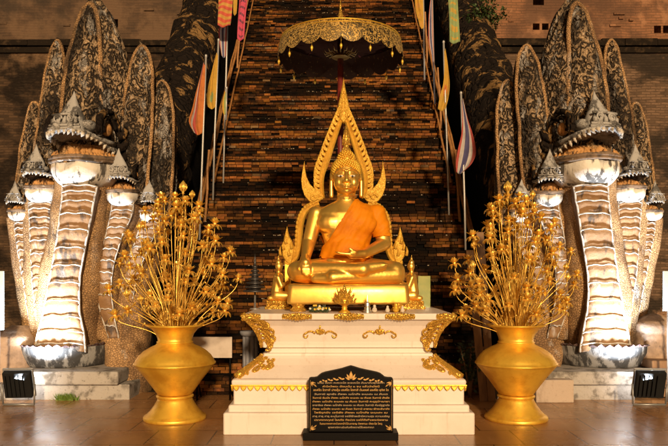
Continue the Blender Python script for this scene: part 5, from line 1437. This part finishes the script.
# ------------------------------------------------------------------ floodlights at the foot of the nagas
black_metal = M('black_metal', (.01, .01, .01), rough=.75, spec=.15)
steel = M('grey_metal', (.3, .3, .3), metal=.6, rough=.45)
lens = bpy.data.materials.new('lit_lens'); lens.use_nodes = True
lens.node_tree.nodes['Principled BSDF'].inputs['Emission Color'].default_value = (1, .96, .9, 1)
lens.node_tree.nodes['Principled BSDF'].inputs['Emission Strength'].default_value = 12
def flood(s, px, py, w, label):
    Yf = 8.55
    p = P(px, py, Yf); base = Vector((p.x, Yf, 0))
    t = thing('floodlight', base, label, 'floodlight', 'floodlights at the foot of the nagas')
    Rt = Matrix.Translation(base + Vector((0, 0, .26))) @ Matrix.Rotation(R(-s * 6), 4, 'Z') @ Matrix.Rotation(R(20), 4, 'X')
    def part(name, m, boxes, bev=.005):
        mb = MB()
        for a, b in boxes: mb.box(a, b)
        mb.xform(Rt); return mb.build(name, m, t, bevel=bev)
    hw, hh = w / 2, .19
    part('housing', black_metal, [((-hw + .02, -.03, -hh + .02), (hw - .02, .05, hh - .02))] + [((-hw + .05 + k * .05, -.055, -hh + .05), (-hw + .06 + k * .05, -.03, hh - .05)) for k in range(int((w - .1) / .05))])
    part('front_frame', steel, [((-hw, .05, -hh), (hw, .075, -hh + .025)), ((-hw, .05, hh - .025), (hw, .075, hh)), ((-hw, .05, -hh + .025), (-hw + .025, .075, hh - .025)), ((hw - .025, .05, -hh + .025), (hw, .075, hh - .025))])
    part('lens', lens, [((-hw + .027, .052, -hh + .027), (hw - .027, .062, hh - .027))], 0)
    mb = MB()
    for sx in (-1, 1):
        a = Rt @ Vector((sx * (hw + .012), .01, 0)); mb.tube([a, Vector((a.x, base.y + .02, .02))], .012, 6)
    mb.tube([Vector((base.x - hw - .01, base.y + .02, .012)), Vector((base.x + hw + .01, base.y + .02, .012))], .014, 6)
    mb.build('bracket', steel, t)
    ld = bpy.data.lights.new('flood_beam', 'AREA'); ld.shape = 'RECTANGLE'; ld.size = w * .8; ld.size_y = .3; ld.energy = FLOOD_W; ld.color = (.8, .9, 1); ld.spread = R(95)
    lo = bpy.data.objects.new('flood_beam', ld); col.objects.link(lo); lo.parent = t
    pos = Rt @ Vector((0, .09, 0)); tgt = P(px + (46 if s < 0 else -46), 232, 9.3)
    lo.location = pos - base; lo.rotation_euler = (tgt - pos).to_track_quat('-Z', 'Y').to_euler()
FLOOD_W = 95
flood(-1, 18, 397, .36, 'black floodlight on the floor in front of the rounded stone and the grass-footed plinth')
flood(1, 650, 389, .38, 'black floodlight on the floor beside the brown wooden block')

# ------------------------------------------------------------------ camera, light, world
cam = bpy.data.cameras.new('camera'); co = bpy.data.objects.new('camera', cam); col.objects.link(co)
co.location = (0, 0, CAM_Z); co.rotation_euler = (PI / 2, 0, 0)
cam.sensor_width = 36; cam.lens = 36 * F / 668; cam.shift_x = 0
cam.shift_y = (HY - 223) / 668; cam.clip_end = 400
scene.camera = co
EL, AZ = R(16), R(8)     # sun height; sun stands behind the camera, slightly to the right
sd = bpy.data.lights.new('sun', 'SUN'); sd.energy = 3.2; sd.angle = R(4); sd.color = (1, .73, .43)
so = bpy.data.objects.new('sun', sd); col.objects.link(so)
d = Vector((-math.sin(AZ) * math.cos(EL), math.cos(AZ) * math.cos(EL), -math.sin(EL)))
so.rotation_euler = d.to_track_quat('-Z', 'Y').to_euler(); so.location = (2, -10, 8)
w = bpy.data.worlds.new('World'); scene.world = w; w.use_nodes = True
nt = w.node_tree; bg = nt.nodes['Background']
sky = nt.nodes.new('ShaderNodeTexSky'); sky.sky_type = 'NISHITA'; sky.sun_disc = False
sky.sun_elevation = EL; sky.sun_rotation = PI + -AZ * -1
tn = nt.nodes.new('ShaderNodeMixRGB'); tn.blend_type = 'MULTIPLY'; tn.inputs['Fac'].default_value = 1; tn.inputs[2].default_value = (1, .6, .3, 1)
nt.links.new(sky.outputs[0], tn.inputs[1]); nt.links.new(tn.outputs[0], bg.inputs['Color']); bg.inputs['Strength'].default_value = .03
scene.view_settings.view_transform = 'Standard'; scene.view_settings.look = 'None'; scene.view_settings.exposure = .5; scene.view_settings.gamma = 1
scene.view_settings.use_curve_mapping = False
scene.cycles.max_bounces = 6; scene.cycles.use_denoising = True
